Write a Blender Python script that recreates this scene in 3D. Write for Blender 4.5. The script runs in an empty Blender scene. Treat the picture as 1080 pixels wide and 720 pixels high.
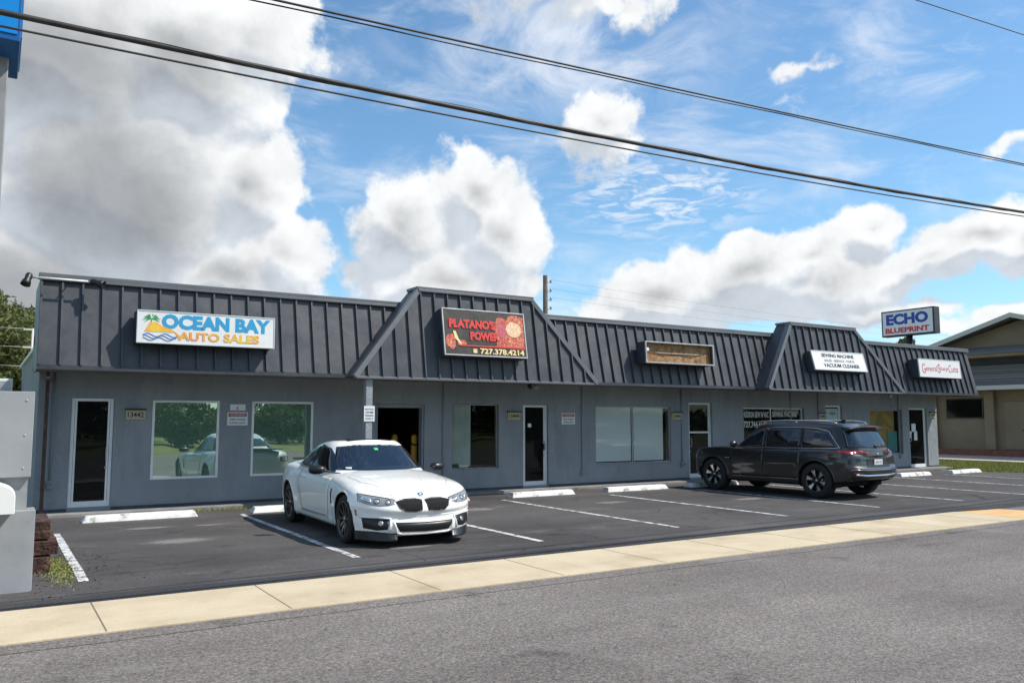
import bpy, bmesh, math, random
from mathutils import Vector, Matrix
from mathutils.bvhtree import BVHTree
from mathutils import noise as mnoise
random.seed(7)
R = math.radians
scene = bpy.context.scene
col = scene.collection

# ------------------------------------------------------------------ camera
cam_d = bpy.data.cameras.new('camera'); cam = bpy.data.objects.new('camera', cam_d); col.objects.link(cam)
cam.location = (0, 0, 1.7); cam.rotation_euler = (R(90+5.456), 0, R(-32.2))
cam_d.sensor_width = 36; cam_d.lens = 28.97; cam_d.clip_start = .1; cam_d.clip_end = 3000
scene.camera = cam
scene.view_settings.view_transform = 'Standard'; scene.view_settings.look = 'None'
scene.view_settings.exposure = 0.3; scene.view_settings.gamma = 1

# ------------------------------------------------------------------ helpers
def tag(o, label=None, cat=None, group=None, kind=None):
    if label: o['label'] = label
    if cat: o['category'] = cat
    if group: o['group'] = group
    if kind: o['kind'] = kind
    return o
def empty(name, loc=(0,0,0), rz=0, label=None, cat=None, group=None):
    o = bpy.data.objects.new(name, None); col.objects.link(o)
    o.empty_display_size = .2
    o.location = loc; o.rotation_euler = (0,0,rz); return tag(o, label, cat, group)
def copy_tree(o, parent=None):
    c = o.copy(); col.objects.link(c); c.parent = parent
    for ch in list(o.children): copy_tree(ch, c)
    return c
class MB:
    def __init__(s): s.v=[]; s.f=[]; s.m=[]; s.sm=[]
    def add(s, vs, fs, mi=0, smooth=False):
        b=len(s.v); s.v += [tuple(v) for v in vs]; s.f += [tuple(i+b for i in f) for f in fs]
        s.m += [mi]*len(fs); s.sm += [smooth]*len(fs); return s
    def box(s, x0,x1,y0,y1,z0,z1, mi=0, M=None):
        vs=[Vector(p) for p in ((x0,y0,z0),(x1,y0,z0),(x1,y1,z0),(x0,y1,z0),(x0,y0,z1),(x1,y0,z1),(x1,y1,z1),(x0,y1,z1))]
        if M: vs=[M@v for v in vs]
        return s.add(vs,[(0,3,2,1),(4,5,6,7),(0,1,5,4),(1,2,6,5),(2,3,7,6),(3,0,4,7)],mi)
    def prism(s, poly, axis, a, b, mi=0):
        # poly: 2D points; axis 0: (y,z) extruded in x; 1: (x,z) in y; 2: (x,y) in z
        def P(p,t): return {0:(t,p[0],p[1]),1:(p[0],t,p[1]),2:(p[0],p[1],t)}[axis]
        n=len(poly); vs=[P(p,a) for p in poly]+[P(p,b) for p in poly]
        fs=[tuple(range(n))[::-1], tuple(range(n,2*n))]+[(i,(i+1)%n,n+(i+1)%n,n+i) for i in range(n)]
        return s.add(vs,fs,mi)
    def hexa(s, q, mi=0):   # 8 points bottom 4, top 4
        return s.add(q,[(0,3,2,1),(4,5,6,7),(0,1,5,4),(1,2,6,5),(2,3,7,6),(3,0,4,7)],mi)
    def tube(s, pts, r, n=8, mi=0, cap=True, closed=False):
        pts=[Vector(p) for p in pts]; rs = r if isinstance(r,(list,tuple)) else [r]*len(pts)
        vs=[]; fs=[]; m=len(pts); up=None
        for i,p in enumerate(pts):
            if closed: d=pts[(i+1)%m]-pts[(i-1)%m]
            else: d=pts[min(i+1,m-1)]-pts[max(i-1,0)]
            if d.length<1e-9: d=Vector((0,0,1))
            d.normalize()
            if up is None:
                up=Vector((0,0,1)) if abs(d.z)<.9 else Vector((1,0,0))
            a=d.cross(up); 
            if a.length<1e-4: a=d.cross(Vector((.3,1,.2)))
            a.normalize(); b=a.cross(d).normalized(); up=b
            for k in range(n):
                t=2*math.pi*k/n; vs.append(p+rs[i]*(a*math.cos(t)+b*math.sin(t)))
        L=m if closed else m-1
        for i in range(L):
            for k in range(n):
                j=(i+1)%m
                fs.append((i*n+k,i*n+(k+1)%n,j*n+(k+1)%n,j*n+k))
        if cap and not closed: fs.append(tuple(range(n))[::-1]); fs.append(tuple((m-1)*n+k for k in range(n)))
        return s.add(vs,fs,mi,True)
    def lathe(s, prof, axis=1, n=32, mi=0, c=(0,0,0), smooth=True):
        # prof: (radius, along)
        vs=[];fs=[]
        for (r,a) in prof:
            for k in range(n):
                t=2*math.pi*k/n; x=r*math.cos(t); y=r*math.sin(t)
                p={0:(a,x,y),1:(x,a,y),2:(x,y,a)}[axis]
                vs.append((p[0]+c[0],p[1]+c[1],p[2]+c[2]))
        for i in range(len(prof)-1):
            for k in range(n): fs.append((i*n+k,i*n+(k+1)%n,(i+1)*n+(k+1)%n,(i+1)*n+k))
        return s.add(vs,fs,mi,smooth)
    def build(s, name, mats, parent=None, fix=True, auto=None, bevel=None):
        me=bpy.data.meshes.new(name); me.from_pydata(s.v,[],s.f)
        if not isinstance(mats,(list,tuple)): mats=[mats]
        for m in mats: me.materials.append(m)
        me.polygons.foreach_set('material_index', s.m); me.polygons.foreach_set('use_smooth', s.sm)
        if fix:
            bm=bmesh.new(); bm.from_mesh(me); bmesh.ops.recalc_face_normals(bm, faces=bm.faces)
            bm.to_mesh(me); bm.free()
        me.update()
        o=bpy.data.objects.new(name, me); col.objects.link(o)
        if parent: o.parent=parent
        if bevel:
            md=o.modifiers.new('b','BEVEL'); md.width=bevel; md.segments=2; md.limit_method='ANGLE'; md.angle_limit=R(40)
        return o

def text_obj(name, s, origin, xd, zd, height, mat, parent=None, width=None, bold=0.0, thick=.006, shear=0, align='LEFT'):
    cu=bpy.data.curves.new('t','FONT'); cu.body=s; cu.size=1; cu.offset=bold; cu.extrude=0; cu.shear=shear; cu.resolution_u=3
    ob=bpy.data.objects.new('t',cu); col.objects.link(ob)
    dg=bpy.context.evaluated_depsgraph_get()
    me=bpy.data.meshes.new_from_object(ob.evaluated_get(dg)); me.shade_flat(); bpy.data.objects.remove(ob); bpy.data.curves.remove(cu)
    xs=[v.co.x for v in me.vertices]; ys=[v.co.y for v in me.vertices]
    x0,x1,y0,y1=min(xs),max(xs),min(ys),max(ys)
    sy=height/(y1-y0); sx=sy if width is None else width/(x1-x0)
    xd=Vector(xd).normalized(); zd=Vector(zd).normalized(); nd=xd.cross(zd)
    O=Vector(origin); w=(x1-x0)*sx
    if align=='CENTER': O=O-xd*w/2
    bm=bmesh.new(); bm.from_mesh(me)
    r=bmesh.ops.extrude_face_region(bm, geom=bm.faces[:])
    for e in r['geom']:
        if isinstance(e,bmesh.types.BMVert): e.co.z+=1
    for v in bm.verts:
        p=O+xd*((v.co.x-x0)*sx)+zd*((v.co.y-y0)*sy)+nd*(v.co.z*thick); v.co=p
    bmesh.ops.recalc_face_normals(bm, faces=bm.faces)
    bm.to_mesh(me); bm.free(); me.materials.clear(); me.materials.append(mat); me.name=name
    o=bpy.data.objects.new(name,me); col.objects.link(o)
    if parent: o.parent=parent
    return o

# ------------------------------------------------------------------ materials
def newmat(name):
    m=bpy.data.materials.new(name); m.use_nodes=True; nt=m.node_tree
    return m, nt, nt.nodes['Principled BSDF']
def N(nt,t,**kw):
    n=nt.nodes.new(t)
    for k,v in kw.items():
        if k=='inp':
            for a,b in v.items(): n.inputs[a].default_value=b
        else: setattr(n,k,v)
    return n
def L(nt,a,b): nt.links.new(a,b)
def simple(name,c,rough=.6,metal=0,spec=.5,coat=0,em=None,ems=0):
    m,nt,b=newmat(name)
    b.inputs['Base Color'].default_value=(*c,1); b.inputs['Roughness'].default_value=rough
    b.inputs['Metallic'].default_value=metal; b.inputs['Specular IOR Level'].default_value=spec
    b.inputs['Coat Weight'].default_value=coat; b.inputs['Coat Roughness'].default_value=.03
    return m
def noisy(name, stops, scale=4, detail=8, rough=.8, bump=0, bscale=60, bdist=.01, metal=0, second=None, coords='Object', dist=0.0, rvar=0, spec=.5):
    """stops: list of (pos,(r,g,b)) on a fractal noise; second: (scale, amount) multiply for grain"""
    m,nt,b=newmat(name)
    tc=N(nt,'ShaderNodeTexCoord')
    n1=N(nt,'ShaderNodeTexNoise',inp={'Scale':scale,'Detail':detail,'Roughness':.6,'Distortion':dist}); L(nt,tc.outputs[coords],n1.inputs['Vector'])
    cr=N(nt,'ShaderNodeValToRGB'); e=cr.color_ramp.elements
    e[0].position,e[0].color=stops[0][0],(*stops[0][1],1); e[1].position,e[1].color=stops[-1][0],(*stops[-1][1],1)
    for p,c in stops[1:-1]: q=e.new(p); q.color=(*c,1)
    L(nt,n1.outputs['Fac'],cr.inputs['Fac']); out=cr.outputs['Color']
    if second:
        n2=N(nt,'ShaderNodeTexNoise',inp={'Scale':second[0],'Detail':3}); L(nt,tc.outputs[coords],n2.inputs['Vector'])
        mr=N(nt,'ShaderNodeMapRange',inp={'From Min':.3,'From Max':.7,'To Min':1-second[1],'To Max':1+second[1]}); L(nt,n2.outputs['Fac'],mr.inputs['Value'])
        mx=N(nt,'ShaderNodeVectorMath',operation='SCALE'); L(nt,out,mx.inputs[0]); L(nt,mr.outputs[0],mx.inputs['Scale']); out=mx.outputs[0]
    L(nt,out,b.inputs['Base Color'])
    b.inputs['Roughness'].default_value=rough; b.inputs['Metallic'].default_value=metal; b.inputs['Specular IOR Level'].default_value=spec
    if rvar:
        mr2=N(nt,'ShaderNodeMapRange',inp={'From Min':.3,'From Max':.7,'To Min':rough-rvar,'To Max':rough+rvar}); L(nt,n1.outputs['Fac'],mr2.inputs['Value']); L(nt,mr2.outputs[0],b.inputs['Roughness'])
    if bump:
        n3=N(nt,'ShaderNodeTexNoise',inp={'Scale':bscale,'Detail':4}); L(nt,tc.outputs[coords],n3.inputs['Vector'])
        bp=N(nt,'ShaderNodeBump',inp={'Strength':bump,'Distance':bdist}); L(nt,n3.outputs['Fac'],bp.inputs['Height']); L(nt,bp.outputs[0],b.inputs['Normal'])
    return m

def asphalt(name, base, warm, stain, agg=.5, scale=220, crack=0):
    """aggregate speckle, mottled wear, oil stains"""
    m,nt,b=newmat(name); tc=N(nt,'ShaderNodeTexCoord'); O=tc.outputs['Object']
    a=N(nt,'ShaderNodeTexNoise',inp={'Scale':.35,'Detail':6,'Roughness':.6}); L(nt,O,a.inputs['Vector'])
    cr=N(nt,'ShaderNodeValToRGB'); e=cr.color_ramp.elements; e[0].position=.35; e[0].color=(*base,1); e[1].position=.68; e[1].color=(*warm,1); L(nt,a.outputs['Fac'],cr.inputs['Fac'])
    v=N(nt,'ShaderNodeTexVoronoi',inp={'Scale':scale*.35,'Randomness':1}); L(nt,O,v.inputs['Vector'])
    hv=N(nt,'ShaderNodeSeparateColor'); L(nt,v.outputs['Color'],hv.inputs[0])
    mr=N(nt,'ShaderNodeMapRange',inp={'From Min':0,'From Max':1,'To Min':1-agg*.55,'To Max':1+agg*.55}); L(nt,hv.outputs[0],mr.inputs['Value'])
    v2=N(nt,'ShaderNodeTexNoise',inp={'Scale':scale*.12,'Detail':5,'Roughness':.8}); L(nt,O,v2.inputs['Vector'])
    mr3=N(nt,'ShaderNodeMapRange',inp={'From Min':.3,'From Max':.7,'To Min':1-agg*.6,'To Max':1+agg*.6}); L(nt,v2.outputs['Fac'],mr3.inputs['Value'])
    mu=N(nt,'ShaderNodeMath',operation='MULTIPLY'); L(nt,mr.outputs[0],mu.inputs[0]); L(nt,mr3.outputs[0],mu.inputs[1])
    sc=N(nt,'ShaderNodeVectorMath',operation='SCALE'); L(nt,cr.outputs[0],sc.inputs[0]); L(nt,mu.outputs[0],sc.inputs['Scale'])
    s=N(nt,'ShaderNodeTexNoise',inp={'Scale':.9,'Detail':9,'Roughness':.7,'Distortion':.6}); L(nt,O,s.inputs['Vector'])
    sr=N(nt,'ShaderNodeMapRange',inp={'From Min':.57,'From Max':.72,'To Min':0,'To Max':.6}); L(nt,s.outputs['Fac'],sr.inputs['Value'])
    mx=N(nt,'ShaderNodeMix',data_type='RGBA'); L(nt,sr.outputs[0],mx.inputs['Factor']); L(nt,sc.outputs[0],mx.inputs['A']); mx.inputs['B'].default_value=(*stain,1)
    res=mx.outputs['Result']
    # long wear streaks along the traffic, darker oil patches
    mp=N(nt,'ShaderNodeMapping',inp={'Scale':(.10,1.1,1)}); L(nt,O,mp.inputs[0]); st=N(nt,'ShaderNodeTexNoise',inp={'Scale':1.0,'Detail':6,'Roughness':.6}); L(nt,mp.outputs[0],st.inputs['Vector'])
    s2=N(nt,'ShaderNodeMapRange',inp={'From Min':.3,'From Max':.7,'To Min':.82,'To Max':1.18}); L(nt,st.outputs['Fac'],s2.inputs['Value'])
    oi=N(nt,'ShaderNodeTexNoise',inp={'Scale':1.3,'Detail':5,'Roughness':.6}); mo=N(nt,'ShaderNodeMapping',inp={'Location':(7,3,0)}); L(nt,O,mo.inputs[0]); L(nt,mo.outputs[0],oi.inputs['Vector'])
    s3=N(nt,'ShaderNodeMapRange',interpolation_type='SMOOTHSTEP',inp={'From Min':.60,'From Max':.70,'To Min':1,'To Max':.62}); L(nt,oi.outputs['Fac'],s3.inputs['Value'])
    mm=N(nt,'ShaderNodeMath',operation='MULTIPLY'); L(nt,s2.outputs[0],mm.inputs[0]); L(nt,s3.outputs[0],mm.inputs[1]); fac=mm.outputs[0]
    if crack:
        wn=N(nt,'ShaderNodeTexNoise',inp={'Scale':1.6,'Detail':5}); L(nt,O,wn.inputs['Vector'])
        wa=N(nt,'ShaderNodeVectorMath',operation='MULTIPLY_ADD'); L(nt,wn.outputs['Color'],wa.inputs[0]); wa.inputs[1].default_value=(.5,.5,0); L(nt,O,wa.inputs[2])
        vc=N(nt,'ShaderNodeTexVoronoi',feature='DISTANCE_TO_EDGE',inp={'Scale':.42}); L(nt,wa.outputs[0],vc.inputs['Vector'])
        c1_=N(nt,'ShaderNodeMapRange',inp={'From Min':.0015,'From Max':.005,'To Min':1,'To Max':0}); L(nt,vc.outputs['Distance'],c1_.inputs['Value'])
        cm_=N(nt,'ShaderNodeTexNoise',inp={'Scale':.5,'Detail':2}); L(nt,O,cm_.inputs['Vector']); c2_=N(nt,'ShaderNodeMapRange',inp={'From Min':.47,'From Max':.56,'To Min':0,'To Max':.6*crack}); L(nt,cm_.outputs['Fac'],c2_.inputs['Value'])
        c3_=N(nt,'ShaderNodeMath',operation='MULTIPLY'); L(nt,c1_.outputs[0],c3_.inputs[0]); L(nt,c2_.outputs[0],c3_.inputs[1]); c4_=N(nt,'ShaderNodeMath',operation='SUBTRACT'); c4_.inputs[0].default_value=1; L(nt,c3_.outputs[0],c4_.inputs[1])
        c5_=N(nt,'ShaderNodeMath',operation='MULTIPLY'); L(nt,fac,c5_.inputs[0]); L(nt,c4_.outputs[0],c5_.inputs[1]); fac=c5_.outputs[0]
    fs_=N(nt,'ShaderNodeVectorMath',operation='SCALE'); L(nt,res,fs_.inputs[0]); L(nt,fac,fs_.inputs['Scale'])
    L(nt,fs_.outputs[0],b.inputs['Base Color']); b.inputs['Roughness'].default_value=.85; b.inputs['Specular IOR Level'].default_value=.35
    bp=N(nt,'ShaderNodeBump',inp={'Strength':.5,'Distance':.006}); L(nt,mu.outputs[0],bp.inputs['Height']); L(nt,bp.outputs[0],b.inputs['Normal'])
    return m

M={}
M['road']=asphalt('road_asphalt',(.148,.128,.116),(.205,.182,.165),(.25,.235,.215),.8,crack=.15)
M['lot']=asphalt('lot_asphalt',(.056,.051,.050),(.098,.090,.086),(.17,.165,.155),.45,crack=1)
M['seam']=asphalt('dark_asphalt',(.035,.034,.034),(.05,.048,.048),(.07,.07,.07),.5)  # darker asphalt mix for the strip behind the sidewalk
M['walk']=noisy('sidewalk_concrete',[(.3,(.38,.30,.19)),(.42,(.49,.40,.27)),(.55,(.55,.455,.31)),(.7,(.58,.49,.35))],1.1,12,.9,.35,120,.003,second=(45,.08))
M['curb']=noisy('old_concrete',[(.3,(.16,.155,.15)),(.7,(.30,.29,.28))],2.5,9,.9,.4,80,.004,second=(60,.15))
M['joint']=simple('joint_dirt',(.17,.14,.10),.95)
M['ramp']=noisy('orange_ramp_paint',[(.35,(.60,.33,.12)),(.6,(.66,.42,.20))],3,8,.85,.3,100,.003)
M['stripe']=noisy('road_paint_white',[(.38,(.14,.14,.14)),(.50,(.50,.50,.49)),(.68,(.74,.74,.73))],7,12,.8,.3,150,.002)
M['stop']=noisy('painted_concrete_white',[(.33,(.25,.24,.23)),(.43,(.62,.61,.58)),(.55,(.76,.76,.74)),(.7,(.80,.80,.78))],5,12,.8,.4,60,.004)
M['grass']=noisy('grass_ground',[(.3,(.09,.11,.025)),(.5,(.17,.19,.05)),(.7,(.26,.26,.09))],.7,9,.95,.6,40,.03,second=(14,.35))
M['blade']=noisy('grass_blades',[(.3,(.17,.20,.045)),(.7,(.34,.34,.10))],3,4,.8)
M['white']=simple('white_vinyl',(.78,.78,.76),.4)
M['alu']=noisy('painted_aluminium',[(.3,(.68,.69,.68)),(.7,(.80,.80,.79))],3,6,.45,.05,50,.001)
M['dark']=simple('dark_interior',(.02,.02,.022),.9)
M['black']=simple('black_plastic',(.012,.012,.013),.45)
M['blind']=noisy('white_blind',[(.3,(.84,.87,.86)),(.7,(.88,.90,.89))],1,3,.8)
M['sheer']=noisy('sheer_curtain',[(.3,(.48,.54,.50)),(.7,(.62,.68,.64))],3,3,.9)
M['rust']=noisy('rusty_sheet',[(.3,(.07,.028,.015)),(.42,(.24,.12,.05)),(.6,(.38,.23,.11)),(.75,(.50,.37,.22))],7,12,.85,.3,40,.004,dist=.6)
M['rustpipe']=noisy('rusty_downpipe',[(.35,(.035,.02,.014)),(.62,(.09,.05,.03)),(.66,(.35,.30,.27))],6,8,.7,.2,50,.003)
M['steel']=noisy('weathered_steel',[(.3,(.30,.31,.31)),(.7,(.52,.52,.51))],4,8,.5,.1,50,.002,metal=.4)
M['wood']=noisy('pole_wood',[(.3,(.06,.05,.04)),(.7,(.13,.11,.09))],3,9,.9,.5,30,.01)
M['timber']=noisy('rotten_brown_timber',[(.3,(.015,.008,.006)),(.5,(.06,.028,.02)),(.72,(.17,.09,.06))],6,10,.9,.9,25,.03)
M['bluesign']=simple('blue_acrylic',(.0,.22,.62),.3)
M['bluedark']=simple('blue_sign_metal',(.0,.09,.30),.4)
M['pole']=noisy('galvanised_pole',[(.3,(.22,.22,.22)),(.7,(.36,.36,.36))],2,8,.55,metal=.3)
M['cable']=noisy('black_cable',[(.3,(.012,.011,.011)),(.7,(.05,.045,.04))],8,4,.55)
M['yellow']=simple('yellow_bollard_paint',(.62,.30,.02),.5)
M['plate']=simple('cream_number_plate',(.52,.44,.27),.6)
M['signwhite']=noisy('sign_face_white',[(.3,(.72,.72,.71)),(.7,(.80,.80,.79))],1.2,5,.35)
M['txtblack']=simple('black_lettering',(.03,.03,.035),.6)
M['txtgrey']=simple('grey_lettering',(.22,.24,.24),.6)
M['txtblue']=simple('turquoise_lettering',(.03,.32,.58),.5)
M['txtor']=noisy('orange_yellow_lettering',[(.35,(.80,.28,.07)),(.65,(.85,.55,.06))],3,2,.5)
M['txtred']=simple('red_lettering',(.62,.03,.02),.5)
M['txtpink']=simple('faded_red_lettering',(.62,.16,.19),.6)
M['txtnavy']=simple('blue_lettering',(.02,.06,.34),.5)
M['txtwhite']=simple('white_lettering',(.62,.62,.60),.5)
M['palm']=simple('green_print',(.02,.30,.08),.6)
M['wave']=simple('wave_blue_print',(.05,.16,.50),.6)
M['cream']=simple('cream_print',(.80,.62,.30),.6)
M['blackboard']=noisy('black_sign_print',[(.3,(.012,.010,.010)),(.7,(.06,.045,.03))],6,8,.45)
M['food']=noisy('food_print',[(.32,(.10,.01,.015)),(.45,(.45,.03,.03)),(.58,(.62,.22,.10)),(.72,(.75,.55,.28))],22,6,.5,dist=1.2)
M['notice_red']=simple('red_print',(.45,.05,.05),.6)
M['brown']=noisy('tan_stucco',[(.3,(.24,.18,.115)),(.7,(.31,.24,.155))],1,8,.9,.3,60,.005)
M['brick']=noisy('red_brick_step',[(.3,(.16,.06,.04)),(.7,(.28,.11,.07))],5,6,.9)
M['pinkwalk']=noisy('pinkish_concrete',[(.3,(.42,.34,.29)),(.7,(.52,.43,.37))],1,8,.9)
M['fascia']=simple('cream_fascia',(.55,.52,.47),.6)
M['bark']=noisy('bark',[(.3,(.05,.04,.03)),(.7,(.14,.11,.08))],6,8,.95,.6,20,.03)
M['soffit']=noisy('grey_soffit',[(.3,(.13,.135,.14)),(.7,(.19,.195,.20))],2,6,.8)
def leafmat(name,a,b_):
    m,nt,b=newmat(name); oi=N(nt,'ShaderNodeTexCoord')
    n=N(nt,'ShaderNodeTexNoise',inp={'Scale':1.3,'Detail':5,'Roughness':.7}); L(nt,oi.outputs['Object'],n.inputs['Vector'])
    cr=N(nt,'ShaderNodeValToRGB'); e=cr.color_ramp.elements; e[0].position=.33; e[0].color=(*a,1); e[1].position=.68; e[1].color=(*b_,1)
    L(nt,n.outputs['Fac'],cr.inputs['Fac']); L(nt,cr.outputs[0],b.inputs['Base Color']); b.inputs['Roughness'].default_value=.65
    tr=N(nt,'ShaderNodeBsdfTranslucent'); L(nt,cr.outputs[0],tr.inputs['Color']); mx=N(nt,'ShaderNodeMixShader',inp={'Fac':.3})
    out=nt.nodes['Material Output']; L(nt,b.outputs[0],mx.inputs[1]); L(nt,tr.outputs[0],mx.inputs[2]); L(nt,mx.outputs[0],out.inputs[0]); return m
M['leaf']=leafmat('olive_leaves',(.05,.07,.018),(.17,.18,.055))
M['leaf2']=leafmat('green_leaves',(.035,.075,.02),(.10,.16,.045))
# stucco wall: blue grey with darker dirt near the base, patchy repaint
def stucco():
    m,nt,b=newmat('blue_grey_stucco'); tc=N(nt,'ShaderNodeTexCoord'); O=tc.outputs['Object']
    n=N(nt,'ShaderNodeTexNoise',inp={'Scale':.6,'Detail':8,'Roughness':.65}); L(nt,O,n.inputs['Vector'])
    cr=N(nt,'ShaderNodeValToRGB'); e=cr.color_ramp.elements; e[0].position=.3; e[0].color=(.250,.270,.292,1); e[1].position=.7; e[1].color=(.338,.360,.382,1)
    L(nt,n.outputs['Fac'],cr.inputs['Fac'])
    s=N(nt,'ShaderNodeTexNoise',inp={'Scale':1.0,'Detail':10,'Roughness':.75,'Distortion':.3})
    mp=N(nt,'ShaderNodeMapping',inp={'Scale':(2.2,2.2,.5)}); L(nt,O,mp.inputs[0]); L(nt,mp.outputs[0],s.inputs['Vector'])
    sr=N(nt,'ShaderNodeMapRange',inp={'From Min':.50,'From Max':.75,'To Min':0,'To Max':.65}); L(nt,s.outputs['Fac'],sr.inputs['Value'])
    mx=N(nt,'ShaderNodeMix',data_type='RGBA'); L(nt,sr.outputs[0],mx.inputs['Factor']); L(nt,cr.outputs[0],mx.inputs['A']); mx.inputs['B'].default_value=(.17,.185,.20,1)
    L(nt,mx.outputs['Result'],b.inputs['Base Color']); b.inputs['Roughness'].default_value=.85; b.inputs['Specular IOR Level'].default_value=.25
    v=N(nt,'ShaderNodeTexNoise',inp={'Scale':38,'Detail':6,'Roughness':.7}); L(nt,O,v.inputs['Vector'])
    v2=N(nt,'ShaderNodeTexNoise',inp={'Scale':7,'Detail':4}); L(nt,O,v2.inputs['Vector'])
    ad=N(nt,'ShaderNodeMath',operation='ADD'); L(nt,v.outputs['Fac'],ad.inputs[0]); L(nt,v2.outputs['Fac'],ad.inputs[1])
    bp=N(nt,'ShaderNodeBump',inp={'Strength':.8,'Distance':.03}); L(nt,ad.outputs[0],bp.inputs['Height']); L(nt,bp.outputs[0],b.inputs['Normal']); return m
M['stucco']=stucco()
M['metal']=noisy('charcoal_standing_seam',[(.3,(.042,.047,.057)),(.5,(.054,.058,.067)),(.7,(.068,.071,.079))],1.6,10,.45,.35,2.2,.03,spec=.45,rvar=.1,second=(9,.10))
M['metalcap']=noisy('charcoal_cap_flashing',[(.3,(.10,.105,.118)),(.7,(.15,.155,.165))],1.2,6,.4,.05,6,.004)
M['shingle']=None
def shingle():
    m,nt,b=newmat('grey_shingles'); tc=N(nt,'ShaderNodeTexCoord')
    mp=N(nt,'ShaderNodeMapping'); L(nt,tc.outputs['Object'],mp.inputs[0]); mp.inputs['Rotation'].default_value=(R(90),0,R(90))
    br=N(nt,'ShaderNodeTexBrick',inp={'Scale':3.5,'Color1':(.15,.145,.14,1),'Color2':(.24,.235,.225,1),'Mortar':(.07,.07,.07,1),'Mortar Size':.02}); L(nt,mp.outputs[0],br.inputs['Vector'])
    L(nt,br.outputs['Color'],b.inputs['Base Color']); b.inputs['Roughness'].default_value=.9; return m
M['shingle']=shingle()
def glassmat(name, tint, body, refl, see=0.0, rough=0.005):
    """window glass: reflective film + see-through share + body colour of the film"""
    m,nt,b=newmat(name); nt.nodes.remove(b); out=nt.nodes['Material Output']
    g=N(nt,'ShaderNodeBsdfGlossy',inp={'Color':(*tint,1),'Roughness':rough}); d=N(nt,'ShaderNodeBsdfDiffuse',inp={'Color':(*body,1)})
    t=N(nt,'ShaderNodeBsdfTransparent',inp={'Color':(.95,.97,.96,1)})
    m1=N(nt,'ShaderNodeMixShader',inp={'Fac':see}); L(nt,d.outputs[0],m1.inputs[1]); L(nt,t.outputs[0],m1.inputs[2])
    fr=N(nt,'ShaderNodeFresnel',inp={'IOR':1.5}); 
    a0=N(nt,'ShaderNodeMath',operation='ADD',use_clamp=True); L(nt,fr.outputs[0],a0.inputs[0]); a0.inputs[1].default_value=refl
    ge=N(nt,'ShaderNodeNewGeometry'); iv=N(nt,'ShaderNodeMath',operation='SUBTRACT'); iv.inputs[0].default_value=1; L(nt,ge.outputs['Backfacing'],iv.inputs[1])
    ma=N(nt,'ShaderNodeMath',operation='MULTIPLY'); L(nt,a0.outputs[0],ma.inputs[0]); L(nt,iv.outputs[0],ma.inputs[1])
    # gentle pane waviness
    tc=N(nt,'ShaderNodeTexCoord'); n=N(nt,'ShaderNodeTexNoise',inp={'Scale':1.1,'Detail':1}); L(nt,tc.outputs['Object'],n.inputs['Vector'])
    bp=N(nt,'ShaderNodeBump',inp={'Strength':.12,'Distance':.03}); L(nt,n.outputs['Fac'],bp.inputs['Height']); L(nt,bp.outputs[0],g.inputs['Normal'])
    m2=N(nt,'ShaderNodeMixShader'); L(nt,ma.outputs[0],m2.inputs[0]); L(nt,m1.outputs[0],m2.inputs[1]); L(nt,g.outputs[0],m2.inputs[2])
    L(nt,m2.outputs[0],out.inputs[0]); return m
M['film']=glassmat('green_film_glass',(.80,.95,.86),(.14,.235,.185),.42)
M['glass']=glassmat('clear_glass',(.36,.39,.40),(.01,.01,.012),.03,.94)
M['doorglass']=glassmat('tinted_door_glass',(.45,.48,.50),(.010,.010,.011),.0,.3)

# ------------------------------------------------------------------ sun and sky
S=Vector((.66,-.50,1)).normalized()
sd=bpy.data.lights.new('sun','SUN'); sd.energy=4.2; sd.angle=R(.53); sd.color=(1,.945,.86)
sun=bpy.data.objects.new('sun',sd); col.objects.link(sun); sun.rotation_euler=S.to_track_quat('Z','Y').to_euler(); sun.location=(30,-20,40)
w=bpy.data.worlds.new('World'); scene.world=w; w.use_nodes=True; nt=w.node_tree
for n in list(nt.nodes): nt.nodes.remove(n)
wo=N(nt,'ShaderNodeOutputWorld'); bg=N(nt,'ShaderNodeBackground',inp={'Strength':.105}); L(nt,bg.outputs[0],wo.inputs[0])
sky=N(nt,'ShaderNodeTexSky',sky_type='NISHITA'); sky.sun_disc=False; sky.sun_elevation=math.asin(S.z); sky.sun_rotation=math.atan2(S.x,S.y)
sky.air_density=1.0; sky.dust_density=.6; sky.ozone_density=1.6
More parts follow.
